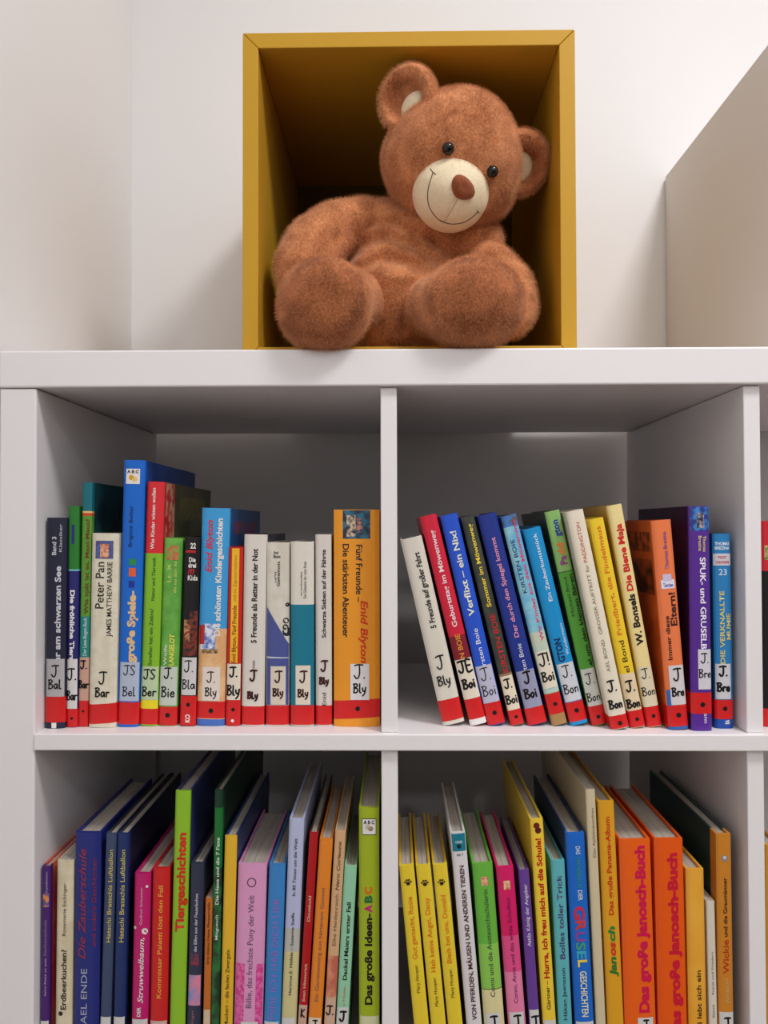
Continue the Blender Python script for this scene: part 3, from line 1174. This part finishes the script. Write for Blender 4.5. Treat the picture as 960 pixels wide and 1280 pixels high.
poly_patch('printed_shape', sp_, [(x_(.02), z_(821)), (x_(.98), z_(822)), (x_(.98), z_(823)), (x_(.02), z_(823))], sp_.mat((200, 204, 220)), rt[0], .00019)
for (f, y, r) in ((.86, 776, .0036), (.9, 790, .0055), (.84, 784, .0035), (.92, 756, .0026)):
    disc('printed_figure', sp_, x_(f), z_(y), r * .8, sp_.mat((34, 34, 44)), rt[0], .0002)
book(UL, 'white topped book with solid teal lower spine', (362.7, 392.5, 677, 362.7, 392.5, 908.5), [(None, 756, (220, 214, 202)), (756, 906, (20, 118, 142)), (906, None, (200, 190, 178))], D=0.13,
     texts=[('Das Geheimnis der roten Katze', 748, 702, .62, .13, INKT, 'up'), ('um verschwundene', 745, 715, .46, .10, INKT)],
     band=(882, 906), tag=(832, 881, .22, .86, (222, 212, 194), [('J', 853, 14), ('Bly', 871, 9)], M_INKB, .0014))
book(UL, 'narrow white book with bold black title beside the orange book', (394, 414, 668, 394, 415.5, 906.5), [(None, None, (214, 208, 200))], D=0.135,
     texts=[('Schwarze Sieben auf der Fährte', 797.5, 687, .52, .27, INKT, 'up', .02), ('Enid', 882, 866, .52, .26, INKT)],
     band=(882, 906), tag=(818, 870, .08, .96, None, [('J', 839, 13), ('Bly', 855, 8)], M_INKB, .0015))
rt = book(UL, 'thick orange book against the upright with a photo square on top', (416.4, 475, 637, 417, 475, 908.5), [(None, None, (230, 150, 38))], D=0.15,
          texts=[('Fünf Freunde –', 753, 681, .56, .14, INKT, 'down', .015), ('Die stärksten Abenteuer', 797, 680, .27, .14, INKT, 'down', .015), ('Enid Blyton', 829, 751, .67, .16, (204, 44, 26), 'down', .02, .2)],
          patches=[('cover_picture', .2, .80, 637.8, 673.5, mottled((18, 40, 60), (40, 104, 130), 120)), ('cover_picture', .28, .48, 644, 671, mottled((200, 180, 150), (40, 44, 60), 260), .00024), ('cover_picture', .5, .62, 648, 666, mottled((190, 120, 90), (30, 60, 90), 260), .00024)],
          band=(875, 898, 886), slant=.0022, tag=(830, 875, .36, .77, (222, 218, 220), [('J.', 848, 17), ('Bly', 866, 11)], M_INK, .0013))

# ------------------------------------------------ upper middle compartment
book(UM, 'plain white book leaning at the left end of the row', (500.5, 527, 672, 552, 583, 905), [(None, None, (216, 210, 196))], D=0.135,
     texts=[('5 Freunde auf großer Fahrt', 786, 691, .58, .26, INKT, 'up', .025), ('...', 900, 897.5, .5, .3, INKT, 'h', .02)],
     band=(874, 900), tag=(820, 874, .1, .9, None, [('J', 836, 16), ('Bly', 856, 11)], M_INK, .0012))
book(UM, 'crimson leaning book with white title, next to the white end book', (524, 546, 644, 587.5, 610, 907), [(None, 795, (206, 30, 58)), (795, 824, (128, 24, 40)), (824, None, WHITE)], D=0.14,
     texts=[('Geburtstag im Möwenweg', 784, 663, .5, .30, (238, 214, 216), 'up', .02), ('N BOIE', 823, 793, .5, .3, (222, 150, 50), 'up', .015)],
     band=(873, 898), tag=(824, 873, .04, .96, LBLC, [('JE', 840, 14), ('Boi', 860, 11)], M_INK, .0018))
book(UM, 'royal blue leaning book with pale hand-lettered title', (549, 572.5, 643, 610, 632.5, 906), [(None, None, (36, 82, 200))], D=0.14,
     texts=[('Verflixt – ein Nix!', 770, 664, .5, .36, (232, 232, 206), 'up', .02), ('rsten Boie', 832, 786, .5, .28, (226, 226, 236), 'up', .005)],
     band=(878, 907, 891), tag=(832, 878, .03, .97, (186, 186, 206), [('J.', 850, 15), ('Boi', 869, 12)], M_INK, .0009))
book(UM, 'dark grey-green leaning book with yellow and red lettering', (576, 592.5, 645, 638, 657, 907), [(None, 842, mottled((44, 52, 48), (62, 66, 56), 60)), (842, None, (150, 120, 90))], D=0.14,
     texts=[('Sommer im Möwenweg', 759, 655, .5, .34, (236, 206, 60), 'up', .02), ('KIRSTEN BOIE', 841, 768, .55, .42, (200, 34, 44), 'up', .01)],
     band=(887, 908, 896), tag=(845, 887, .03, .97, (228, 216, 192), [('J.', 860, 11), ('Boi', 879, 10)], M_INK, .0014))
book(UM, 'dark blue leaning book with small pink title, fifth from the left', (596, 621, 642.5, 660, 686, 907), [(None, None, (30, 50, 136))], D=0.14,
     texts=[('Der durch den Spiegel kommt', 797, 672, .5, .24, (226, 150, 176), 'up', .015), ('sten Boie', 841, 805, .5, .24, (224, 224, 234), 'up')],
     band=(884, 908), tag=(838, 884, .03, .97, (150, 152, 178), [('J', 854, 14), ('Boi', 872, 11)], M_INK, .0016))
book(UM, 'pale sky blue leaning book with dark author line and pink title', (625.5, 646, 644, 690, 710.5, 907), [(None, 658, mottled((60, 120, 190), (90, 80, 70), 160)), (658, 790, mottled((104, 176, 212), (150, 206, 214), 40)), (790, 866, mottled((180, 206, 196), (196, 202, 180), 40)), (866, None, (166, 130, 80))], D=0.14,
     texts=[('KIRSTEN BOIE', 741, 674, .33, .27, (26, 62, 110), 'up', .01), ('Wir Kinder aus dem Möwenweg', 802, 650, .72, .24, (214, 70, 120), 'up', .02)],
     band=(867, 892, 880), tag=(814, 860, .03, .97, LBLC, [('J!', 832, 15), ('Boi', 851, 11)], M_INK, .0014))
book(UM, 'cyan blue leaning book, lower than its neighbours, with thin white title', (652, 678, 660, 714, 735.5, 906), [(None, None, (20, 142, 204))], D=0.14,
     texts=[('Ein Zauberkunststück', 752, 667, .55, .22, (230, 240, 246), 'up', .005), ('GTON', 827, 798, .38, .36, (18, 44, 92), 'up', .04), ('Wundermann', 820, 781, .78, .18, (220, 232, 240), 'up')],
     band=(877, 901, 888), tag=(829, 876, .03, .97, (206, 208, 214), [('J.', 846, 14), ('Bon', 866, 11)], M_INK, .0010))
book(UM, 'green leaning book with multicoloured playful letters near the top', (680.5, 700, 638.5, 740, 760, 907), [(None, 714, (136, 182, 104)), (714, 715.2, (60, 90, 50)), (715.2, None, (84, 158, 56))], cover=mottled((70, 76, 56), (50, 60, 44), 30), D=0.15, wrap=.003,
     texts=[('Pa', 706, 695, .5, .5, (150, 50, 130), 'up', .03), ('dd', 694, 679, .5, .5, (232, 120, 44), 'up', .03), ('gton', 671, 650, .5, .46, (40, 62, 150), 'up', .03),
            ('Michael Bond', 770, 721, .34, .22, (40, 44, 34), 'up'), ('el um den kleinen Bären', 833, 719, .76, .28, (22, 24, 20), 'up', .02)],
     band=(882, 908, 896), tag=(836, 882, .03, .97, (206, 208, 200), [('J.', 855, 13), ('Bon', 876, 10)], M_INK, .0009))
book(UM, 'tall cream leaning book with thin spaced capital lettering', (707, 730, 638, 765, 788, 913), [(None, None, (228, 219, 198))], D=0.15,
     texts=[('PADDINGTON', 703, 653, .5, .22, (200, 70, 70), 'up'), ('GROSSER AUFTRITT für', 793, 706, .5, .2, (130, 112, 92), 'up'), ('AEL BOND', 840, 800, .5, .2, (130, 112, 92), 'up')],
     band=(894, 913, 904), tag=(840, 894, .03, .97, None, [('J.', 864, 13), ('Bon', 885, 10)], M_INK, .0014))
book(UM, 'bright yellow leaning book with orange handwriting style title', (735, 755.5, 648, 789, 808, 911), [(None, 842, (234, 200, 46)), (842, None, (226, 206, 170))], D=0.14,
     texts=[('Friedbert, die Findelmaus', 794, 658, .5, .32, (224, 100, 30), 'up', .005), ('el Bond', 841, 801, .5, .34, (50, 40, 26), 'up', .005)],
     band=(888, 911, 899), tag=(842, 888, .03, .97, None, [('J.', 864, 13), ('Bon', 884, 10)], M_INK, .0014))
book(UM, 'pale yellow leaning book with heavy red and black lettering', (758, 778.5, 631, 810, 828.6, 910), [(None, None, (234, 214, 150))], cover=(186, 150, 70), D=0.16,
     texts=[('Die Biene Maja', 739, 655, .5, .42, (206, 34, 34), 'up', .035), ('W. Bonsels', 807, 743, .5, .46, INKT, 'up', .035)],
     band=(883, 909, 895), tag=(834, 883, .03, .97, (220, 210, 180), [('J.', 848, 12), ('Bon', 869, 10)], M_INK, .0009))
rt = book(UM, 'orange book with its front cover showing and small white and blue badge', (816, 838, 650, 835, 864, 913), [(None, 907, (232, 122, 72)), (907, None, (44, 98, 170))], cover=mottled((186, 74, 24), (206, 92, 34), 30), D=0.14, wrap=.003,
          texts=[('Thomas Brezina', 712, 665, .56, .2, (92, 66, 150), 'up', .005), ('Immer diese', 825, 770, .34, .22, (60, 30, 26), 'up', .02), ('Eltern!', 783, 741, .68, .34, (60, 30, 26), 'up', .03)],
          patches=[('badge', .2, .9, 725, 736, (222, 220, 236)), ('badge', .3, .75, 718, 727, (200, 190, 220), .0002), ('print_mark', .02, .3, 862, 882, (56, 104, 176))],
          band=(882, 908, 894), tag=(832, 881, .20, .98, (212, 206, 208), [('J', 851, 15), ('Bre', 870, 10)], M_INK, .0014))
side_patch('cover_picture', rt[1], .010, .075, rt[2](745), rt[2](700), mottled((60, 26, 18), (160, 64, 24), 70), rt[0], -1)
side_patch('cover_picture', rt[1], .010, .100, rt[2](690), rt[2](664), mottled((90, 36, 20), (190, 78, 26), 120), rt[0], -1)
text('badge_lettering', rt[1], 'Tierchen', rt[2](734), rt[2](729), rt[3](.55), rt[1].w * .5, rt[1].mat((60, 70, 150)), rt[0], 'h', .02)
book(UM, 'tall violet book with white lettering reading downwards and blue picture on top', (861.7, 887.3, 632.5, 864.7, 892.0, 914), [(None, None, (84, 40, 142))], cover=(46, 16, 56), D=0.16, wrap=.003,
     texts=[('SPUK- und GRUSELB', 812, 697, .62, .28, (236, 230, 240), 'down', .02), ('Thomas', 690, 670, .72, .16, (220, 200, 120), 'down', .01), ('Brezina', 689, 670, .5, .16, (220, 200, 120), 'down', .01), ('ann', 904, 892, .68, .2, (226, 220, 232), 'down')],
     patches=[('cover_picture', .06, .98, 633.5, 663.5, mottled((30, 50, 130), (60, 130, 200), 200)), ('cover_picture', .35, .7, 641, 660, mottled((24, 24, 60), (170, 160, 170), 300), .00024)],
     band=(866, 892.5, 881), tag=(812, 862, .32, .98, (208, 204, 212), [('J.', 829, 12), ('Bre', 847, 10)], M_INK, .0010))
book(UM, 'blue book with yellow capitals beside the right upright', (890.2, 915, 667, 895.2, 917.5, 911), [(None, 899, (42, 126, 186)), (899, None, (24, 72, 160))], D=0.13,
     texts=[('THOMAS', 681.5, 677.5, .5, .8, (214, 228, 236), 'h', .03), ('BREZINA', 687, 683, .5, .8, (214, 228, 236), 'h', .03), ('PSSST', 698.5, 695, .5, .5, (190, 60, 70), 'h', .02), ('GEHEIM', 704.5, 701, .5, .7, (190, 60, 70), 'h', .02), ('23', 719, 711, .5, .45, (200, 220, 236), 'h', .01),
            ('DIE VERKNALLTE', 830, 739, .42, .26, (214, 200, 110), 'up', .02), ('MUMIE', 800, 767, .78, .24, (214, 200, 110), 'up', .02), ('RA', 905, 900, .62, .25, WHITE, 'up', .03)],
     patches=[('title_strip', .02, .98, 692, 707, (206, 206, 214))],
     band=(875, 899, 886), tag=(830, 874, .04, .86, (206, 206, 210), [('J.', 845, 12), ('Bre', 864, 10)], M_INK, .0017))

# ------------------------------------------------ upper right compartment (only its left edge is in view)
rt = book(UR, 'red and black book just right of the last upright in view', (952.3, 974, 651, 955.5, 977, 909), [(None, 714, (204, 34, 50)), (714, None, (24, 20, 22))], D=0.14,
          patches=[('cover_picture', .12, .9, 682, 700, mottled((90, 130, 50), (214, 180, 120), 260))], band=(886, 909))

# ------------------------------------------------ lower left compartment
book(LL, 'thin violet book with colourful front cover at the left end of the lower row', (52, 62.5, 1083, 49.3, 61.5, 1280), [(None, None, (74, 34, 112))], cover=mottled((196, 60, 80), (220, 120, 50), 14), D=0.17,
     texts=[('Expeditionen', 1116, 1090, .6, .24, (190, 180, 200), 'up'), ('Sachenschule', 1195, 1150, .5, .34, (134, 124, 150), 'up', .01), ('Seine Reise so weit', 1245, 1198, .55, .24, (200, 190, 214), 'up')],
     patches=[('print_mark', .2, .9, 1117, 1134, mottled((224, 140, 60), (90, 80, 140), 200))], tag=(1276, 1330, .02, .98, LBL, []))
book(LL, 'worn cream book with dark hand-lettered title beside the thin violet one', (71, 91, 1076, 67.5, 90, 1280), [(None, None, mottled((206, 194, 160), (218, 208, 178), 50))], D=0.15, soft=True,
     texts=[('Erdbeerkuchen?', 1262, 1187, .5, .34, (44, 34, 26), 'up', .02), ('Rosemarie Eichinger', 1170, 1104, .5, .22, (70, 56, 40), 'up')], dots=[(.35, 1267, .0022, (60, 40, 30))])
book(LL, 'thick navy book with dark red italic title in the lower row', (93.5, 125, 1041, 89.8, 123.8, 1280), [(None, None, (36, 46, 124))], D=0.165,
     texts=[('Die Zauberschule', 1199, 1061, .32, .28, (156, 50, 62), 'up', .01, .3), ('und andere Geschichten', 1184, 1073, .78, .17, (140, 46, 62), 'up', .005), ('AEL ENDE', 1280, 1211, .42, .25, (176, 178, 200), 'up')])
for k, (q, colr, lb) in enumerate((((132, 145.5, 1042, 124.4, 138.5, 1280), (62, 76, 108), 'slate blue thin book with yellow title, left one of the matching pair'),
                                   ((147, 160, 1042, 140, 157, 1280), (30, 50, 104), 'navy thin book with yellow title, right one of the matching pair'))):
    book(LL, lb, q, [(None, None, colr)], D=0.19, cover=(colr[0] // 2, colr[1] // 2, colr[2] // 2),
         texts=[('Hatschi Bratschis Luftballon', 1178, 1062, .55, .42, (208, 190, 96), 'up', .01)], tag=(1271, 1330, .02, .98, LBL, []))
book(LL, 'magenta book with white brush script in the lower row', (168, 188, 1092, 163, 185, 1280), [(None, None, (196, 26, 108))], D=0.15,
     texts=[('DER', 1271, 1259, .45, .22, WHITE, 'up', .03), ('Struwwelbaum,', 1254, 1172, .52, .34, WHITE, 'up', .01, .3), ('Gudrun Schreiner', 1156, 1109, .46, .16, (226, 190, 206), 'up')],
     dots=[(.8, 1108, .0013, WHITE), (.72, 1164, .003, WHITE), (.1, 1160, .0015, WHITE)], tag=(1274, 1330, .04, .98, LBL, []))
book(LL, 'red book with orange-yellow title between magenta and lime books', (190.5, 212, 1085.5, 186, 209, 1280), [(None, None, (208, 36, 34))], D=0.14,
     texts=[('Kommissar Paletti löst den Fall', 1248, 1107, .5, .27, (238, 170, 60), 'up', .01)], tag=(1276, 1330, .04, .98, (210, 180, 170), []))
book(LL, 'tall lime green book with bold red title', (219, 238, 989, 210.8, 231.5, 1280), [(None, None, (146, 196, 44))], cover=(56, 66, 116), D=0.22, wrap=.003,
     texts=[('Tiergeschichten', 1165, 1041, .5, .56, (206, 46, 22), 'up', .04)])
rt = book(LL, 'dark slate book with white serif title and pink picture low on spine', (238.8, 254.5, 1079, 232.3, 251, 1280), [(None, None, (50, 54, 76))], D=0.16,
          texts=[('die Elfen aus der Feuerbohne', 1190, 1117, .5, .24, (206, 206, 216), 'up', .01), ('linger', 1280, 1262, .4, .22, (160, 110, 110), 'up')],
          patches=[('cover_picture', .06, .96, 1219, 1257, mottled((214, 130, 150), (110, 140, 200), 60)), ('print_mark', .2, .8, 1192, 1207, mottled((150, 40, 60), (50, 54, 76), 300))])
book(LL, 'small orange-brown book squeezed low between slate and dark green books', (256.6, 265.6, 1123, 253, 263.2, 1280), [(None, None, (198, 110, 40))], D=0.15, soft=True,
     texts=[('Die kleine Hexe Pimpernella', 1205, 1128, .5, .36, (70, 40, 20), 'up', .01)], tag=(1262, 1330, .04, .98, (216, 190, 160), []))
book(LL, 'tall dark green patterned book with white title', (267.5, 279.5, 987.5, 263.6, 273.6, 1280), [(None, 1010, (16, 56, 34)), (1010, 1085, (26, 112, 48)), (1085, None, mottled((18, 50, 28), (40, 110, 54), 70))], cover=(14, 44, 28), D=0.24,
     texts=[('Die Hexe und die 7 Fexe', 1131, 1047, .5, .42, (220, 226, 220), 'up', .02), ('Mitgutsch', 1175, 1144, .5, .36, (214, 220, 214), 'up', .01)])
book(LL, 'plain yellow book with small dark lettering at the bottom', (281, 296, 1045, 274, 291, 1280), [(None, None, (232, 184, 48))], cover=(34, 54, 104), D=0.20, wrap=.001,
     texts=[('Muckert – die faulen Zwergeln', 1282, 1187, .5, .32, (70, 56, 26), 'up', .005)])
rt = book(LL, 'thick pink gingham book with a ring drawn near the top', (297, 333.5, 1081, 291.5, 328, 1280), [(None, None, (226, 158, 200))], D=0.15, cover=(212, 140, 186),
          texts=[('Billie, das frechste Pony der Welt', 1260, 1119, .5, .21, (110, 80, 118), 'up', .0)], tag=(1277, 1330, .25, .85, LBL, []),
          patches=[('gingham_print', .02, .34, 1205, 1282, mottled((206, 60, 140), (222, 110, 170), 250)), ('gingham_print', .74, .98, 1205, 1282, mottled((206, 60, 140), (222, 110, 170), 250))])
vs, fs = [], []
for k in range(24):
    a = k * math.pi / 12
    for r in (.0036, .0045):
        vs.append((r * math.cos(a), rt[1].y(r) - .0003, rt[2](1103) + r * math.sin(a)))
for k in range(24):
    n2 = (k + 1) % 24
    fs.append((2 * k, 2 * n2, 2 * n2 + 1, 2 * k + 1))
link('ring_print', mesh_from('ring_print', vs, fs, [rt[1].mat((90, 66, 90))]), rt[0])
book(LL, 'bright blue book with violet capitals right of the thick pink one', (336, 357, 1081, 329, 350.5, 1280), [(None, None, (60, 134, 202))], D=0.15,
     texts=[('MIMI, ICH HAB DICH LIEB', 1274, 1124, .5, .40, (150, 110, 200), 'up', .0)], tag=(1277, 1330, .04, .9, LBL, []))
book(LL, 'pale lavender book fading to straw yellow with small dark lettering', (361.7, 380, 1024, 350.5, 371, 1280), [(None, 1161, (186, 192, 224)), (1161, 1190, (190, 190, 180)), (1190, None, (212, 202, 146))], D=0.19,
     texts=[('In 80 Tönen um die Welt', 1120, 1048, .5, .22, (44, 44, 70), 'up', .01), ('Hartmut E. Höfele – Susanne Steffe', 1244, 1141, .5, .2, (44, 44, 56), 'up', .01)], tag=(1272, 1330, .04, .9, LBL, []))
book(LL, 'thin dark red book between lavender and orange books', (386.5, 398, 1041, 371.8, 383.2, 1280), [(None, None, (178, 22, 28))], D=0.18, cover=(60, 40, 24),
     texts=[('Dingsbold', 1152, 1120, .5, .34, (222, 180, 150), 'up', .02), ('Sven Himmrich', 1252, 1205, .5, .34, (222, 180, 150), 'up', .02)], tag=(1256, 1330, .02, .98, (206, 170, 150), [('K', 1271, 10)]))
book(LL, 'orange book with violet-grey handwriting style title', (399.5, 416, 1049, 384, 402.6, 1280), [(None, None, (232, 136, 44))], D=0.16,
     texts=[('Ein Gartenzwerg aus härterem Gummi', 1252, 1110, .5, .26, (130, 92, 96), 'up', .005)], tag=(1272, 1330, .04, .94, LBLC, [('J', 1284, 9)]))
book(LL, 'beige book with brown italic title and a reddish picture below', (419, 432, 1039, 404, 419.2, 1280), [(None, 1195, (216, 174, 130)), (1195, 1246, mottled((190, 100, 80), (216, 150, 110), 60)), (1246, None, (206, 170, 140))], D=0.17,
     texts=[('Nero Corleone', 1113, 1052, .5, .34, (104, 62, 36), 'up', .01, .2), ('Elke Heidenreich', 1182, 1118, .5, .32, (120, 84, 52), 'up')], tag=(1248, 1330, .04, .96, (214, 176, 150), [('J.', 1268, 11)], M_INK, .0013))
book(LL, 'mint green book with black title, leaning right beside a gap', (430, 446.5, 1083, 419.5, 435.5, 1280), [(None, None, (150, 208, 172))], D=0.15,
     texts=[('Dackel Maiers erster Fall', 1225, 1128, .52, .34, INKT, 'up', .02), ('a Huses', 1257, 1233, .52, .24, (206, 120, 70), 'up')], tag=(1259, 1330, .06, .96, LBL, [('J', 1276, 12)], M_INK, .0016))
rt = book(LL, 'lime book with white letter emblem standing against the upright', (448.4, 474, 1010, 448, 475, 1280), [(None, None, (164, 182, 36))], D=0.19,
          texts=[('Das große Ideen-', 1256, 1142, .46, .36, INKT, 'up', .035), ('A', 1141, 1131, .46, .36, (190, 40, 110), 'up', .05), ('B', 1129, 1119.5, .46, .36, (40, 110, 60), 'up', .05), ('C', 1118, 1109, .46, .36, (226, 100, 40), 'up', .05)],
          patches=[('emblem_sticker', .15, .86, 1023, 1044, (34, 60, 50)), ('emblem_sticker', .18, .83, 1024, 1043, WHITE, .00024)], tag=(1270, 1330, .06, .96, (212, 212, 170), []))
text('emblem_letters', rt[1], 'A B C', rt[2](1030), rt[2](1025.5), rt[3](.5), rt[1].w * .54, rt[1].mat((20, 20, 20)), rt[0], 'h', .04, 0, .0004)
for k in range(2):
    disc('emblem', rt[1], rt[3](.44 + .14 * k), rt[2](1034 + 2 * k), .0024, rt[1].mat(((196, 186, 160), (150, 130, 110))[k]), rt[0], .0004)

# ------------------------------------------------ lower middle compartment
for k, (q, t, t0, t1_, m0, m1, lb) in enumerate((
        ((498.6, 517.6, 1082, 516.9, 536.6, 1280), 'Gut gemacht, Rosie', 1199, 1121, 1241, 1206, 'yellow paw print book touching the upright, leftmost of the three'),
        ((519.2, 538.7, 1082, 538.5, 557.8, 1280), 'Hab keine Angst, Daisy', 1215, 1122, 1258, 1222, 'yellow paw print book standing between its two twins'),
        ((540.2, 559.5, 1081, 559.8, 578.6, 1280), 'Bleib bei uns, Donald', 1204, 1119, 1247, 1211, 'yellow paw print book beside the white book, rightmost of the three'))):
    r_ = book(LM, lb, q, [(None, None, (234, 206, 54))], D=0.14, cover=(226, 180, 40),
              texts=[(t, t0, t1_, .5, .34, (226, 112, 24), 'up', .005), ('Mary Hooper', m0, m1, .5, .24, (70, 58, 26), 'up')])
    paw((r_, 1103 + (k == 1)))
r_ = book(LM, 'white book with dark brown capitals and a teal square on top', (562.5, 582, 1041, 583, 603, 1280), [(None, None, (224, 220, 222))], D=0.15,
          texts=[('VON PFERDEN, MÄUSEN UND ANDEREN TIEREN', 1275, 1082, .55, .30, (76, 34, 26), 'up', .025), ('Ab 7', 1070, 1066.5, .52, .45, (60, 60, 70), 'h', .01), ('TIGER', 1054, 1051, .52, .5, (200, 220, 224), 'h', .02)],
          patches=[('publisher_badge', .06, .96, 1042, 1064, (24, 124, 146))], dots=[(.5, 1058, .0022, (20, 40, 50))])
r_ = book(LM, 'green book fading to cream at the bottom, left of the deep pink one', (590.5, 616, 1080, 605, 631.6, 1280), [(None, 1180, (106, 184, 66)), (1180, 1236, (142, 202, 84)), (1236, 1237.2, (90, 120, 50)), (1237.2, None, (224, 216, 160))], D=0.15,
          texts=[('Conni und die Austauschschülerin', 1246, 1112, .52, .24, (62, 54, 70), 'up', .0)], patches=[('cover_picture', .36, .72, 1096, 1107, mottled((220, 180, 140), (190, 90, 70), 300))], tag=(1266, 1330, .1, .8, LBL, [('J', 1284, 14)], M_INK, .0016))
r_ = book(LM, 'deep pink book fading to light pink with a small picture on top', (619.5, 643, 1084, 636, 657.6, 1280), [(None, 1170, (220, 32, 104)), (1170, 1215, (226, 80, 136)), (1215, None, (232, 130, 170))], D=0.15,
          texts=[('Conni, Anna und das wilde Schulfest', 1254, 1122, .52, .24, (110, 26, 80), 'up', .0)], patches=[('cover_picture', .34, .72, 1101, 1112, mottled((230, 196, 150), (200, 110, 70), 300))], tag=(1265, 1330, .08, .9, LBL, [('J', 1283, 14)], M_INK, .0016))
book(LM, 'narrow purple book with white title beside the deep pink one', (648.5, 661.4, 1088, 661.5, 675.8, 1280), [(None, None, (104, 66, 152))], D=0.14,
     texts=[('Attila König der Angeber', 1183, 1105, .5, .36, (220, 214, 226), 'up', .01)], tag=(1262, 1330, .04, .96, LBL, [('J', 1284, 14)], M_INK, .0016))
book(LM, 'tall yellow book with bold red title and dark beetle mark on top', (662.4, 679, 1024, 678.4, 696, 1280), [(None, None, (242, 206, 60))], D=0.20,
     texts=[('Hurra, ich freu mich auf die Schule!', 1223, 1048, .5, .42, (190, 32, 26), 'up', .03), ('Gärtner –', 1262, 1226, .5, .3, (60, 46, 26), 'up', .01)],
     dots=[(.46, 1032, .0030, (110, 30, 30)), (.56, 1038, .0030, (84, 26, 30))], tag=(1275, 1330, .04, .96, LBL, []))
book(LM, 'teal blue book with dark purple title left of the vivid blue one', (688.3, 706.7, 1076, 698.6, 715.6, 1280), [(None, None, (96, 182, 190))], D=0.16,
     texts=[('Bolles toller Trick', 1199, 1094, .5, .40, (72, 52, 110), 'up', .01), ('Håkan Jaensson', 1275, 1210, .5, .28, (44, 72, 88), 'up', .01)])
book(LM, 'vivid blue book with multicoloured wobbly letters', (708, 730.4, 1042, 718.2, 744.4, 1280), [(None, None, (26, 106, 204))], D=0.18, cover=(16, 52, 110),
     texts=[('DAS', 1068, 1058, .6, .24, (206, 216, 220), 'down', .02), ('HANDBUCH', 1110, 1072, .6, .24, (60, 150, 110), 'down', .01), ('DER', 1126, 1113, .6, .24, (206, 216, 220), 'down', .02),
            ('G', 1150, 1133, .52, .56, (214, 44, 70), 'down', .03), ('R', 1164, 1151, .55, .54, (214, 60, 60), 'down', .03), ('U', 1177, 1165, .5, .5, (150, 70, 150), 'down', .03), ('S', 1188, 1178, .5, .5, (70, 160, 120), 'down', .03), ('E', 1199, 1189, .52, .5, (60, 170, 190), 'down', .03), ('L', 1209, 1200, .55, .5, (236, 210, 70), 'down', .03),
            ('GESCHICHTEN', 1271, 1214, .55, .36, (226, 222, 190), 'down', .02)], tag=(1277, 1330, .04, .96, LBL, []))
book(LM, 'tall thin worn cream book left of the ochre album', (731.4, 744.5, 987, 745.4, 757.6, 1280), [(None, None, (212, 198, 164))], D=0.24, soft=True,
     texts=[('Das Apfelmännchen', 1072, 1010, .6, .3, (112, 96, 74), 'up')])
book(LM, 'tall ochre book with red title and green-red signature', (747.4, 768, 1002, 759.6, 780.8, 1280), [(None, None, (226, 164, 36))], D=0.22,
     texts=[('Das große Panama-Album', 1144, 1021, .5, .3, (206, 44, 28), 'up', .02), ('Jan', 1221, 1196, .46, .42, (30, 120, 50), 'up', .04, .15), ('os', 1195, 1178, .46, .42, (206, 50, 40), 'up', .04, .15), ('ch', 1177, 1158, .46, .42, (40, 130, 60), 'up', .04, .15)])
book(LM, 'thick orange book with magenta title, left one of the orange twins', (773, 815, 1050, 782.5, 820, 1280), [(None, None, (240, 100, 24))], D=0.16,
     texts=[('Das große Janosch-Buch', 1266, 1057, .62, .32, (212, 20, 76), 'up', .045)], tag=(1272, 1330, .4, .9, LBL, [('J', 1285, 10)], M_INK, .0014))
book(LM, 'thick orange book with red title, right one of the orange twins', (817.6, 855, 1049, 823.8, 860, 1280), [(None, None, (236, 92, 18))], D=0.16,
     texts=[('Das große Janosch-Buch', 1300, 1066, .58, .34, (206, 22, 54), 'up', .045)])
book(LM, 'shorter ochre book with dark title low on the spine', (857.4, 881, 1087, 861.8, 884.6, 1280), [(None, None, mottled((226, 160, 46), (232, 170, 60), 20))], D=0.15,
     texts=[('effi lebt sich ein', 1292, 1213, .55, .26, (60, 40, 22), 'up', .015)])
book(LM, 'slim white low book left of the brown-orange one', (883, 894, 1127, 886.8, 897.4, 1280), [(None, None, (222, 212, 196))], D=0.14, soft=True,
     texts=[('Franzi und Frieders', 1243, 1190, .5, .26, (90, 80, 72), 'up'), ('Sanni', 1272, 1256, .5, .28, (80, 70, 64), 'up')])
r_ = book(LM, 'brown-orange book with dark teal front cover next to the right upright', (895, 915, 1043, 898.8, 918, 1280), [(None, None, (206, 132, 42))], cover=(22, 62, 66), D=0.20, wrap=.014,
          texts=[('Wickie', 1217, 1175, .5, .40, (184, 48, 26), 'up', .01), ('und die Graumänner', 1171, 1097, .5, .26, (44, 30, 20), 'up', .015), ('Jonsson', 1254, 1224, .5, .3, (210, 180, 130), 'up')],
          dots=[(.52, 1073, .0030, (140, 140, 150)), (.52, 1072, .0016, (206, 206, 214))], tag=(1265, 1330, .05, .98, LBL, [('J', 1284, 12)], M_INK, .0016))

# ------------------------------------------------ lower right compartment
book(LR, 'ochre book whose edge shows right of the lower upright', (957.5, 980, 1057, 959, 982, 1280), [(None, None, (222, 160, 50))], D=0.17)
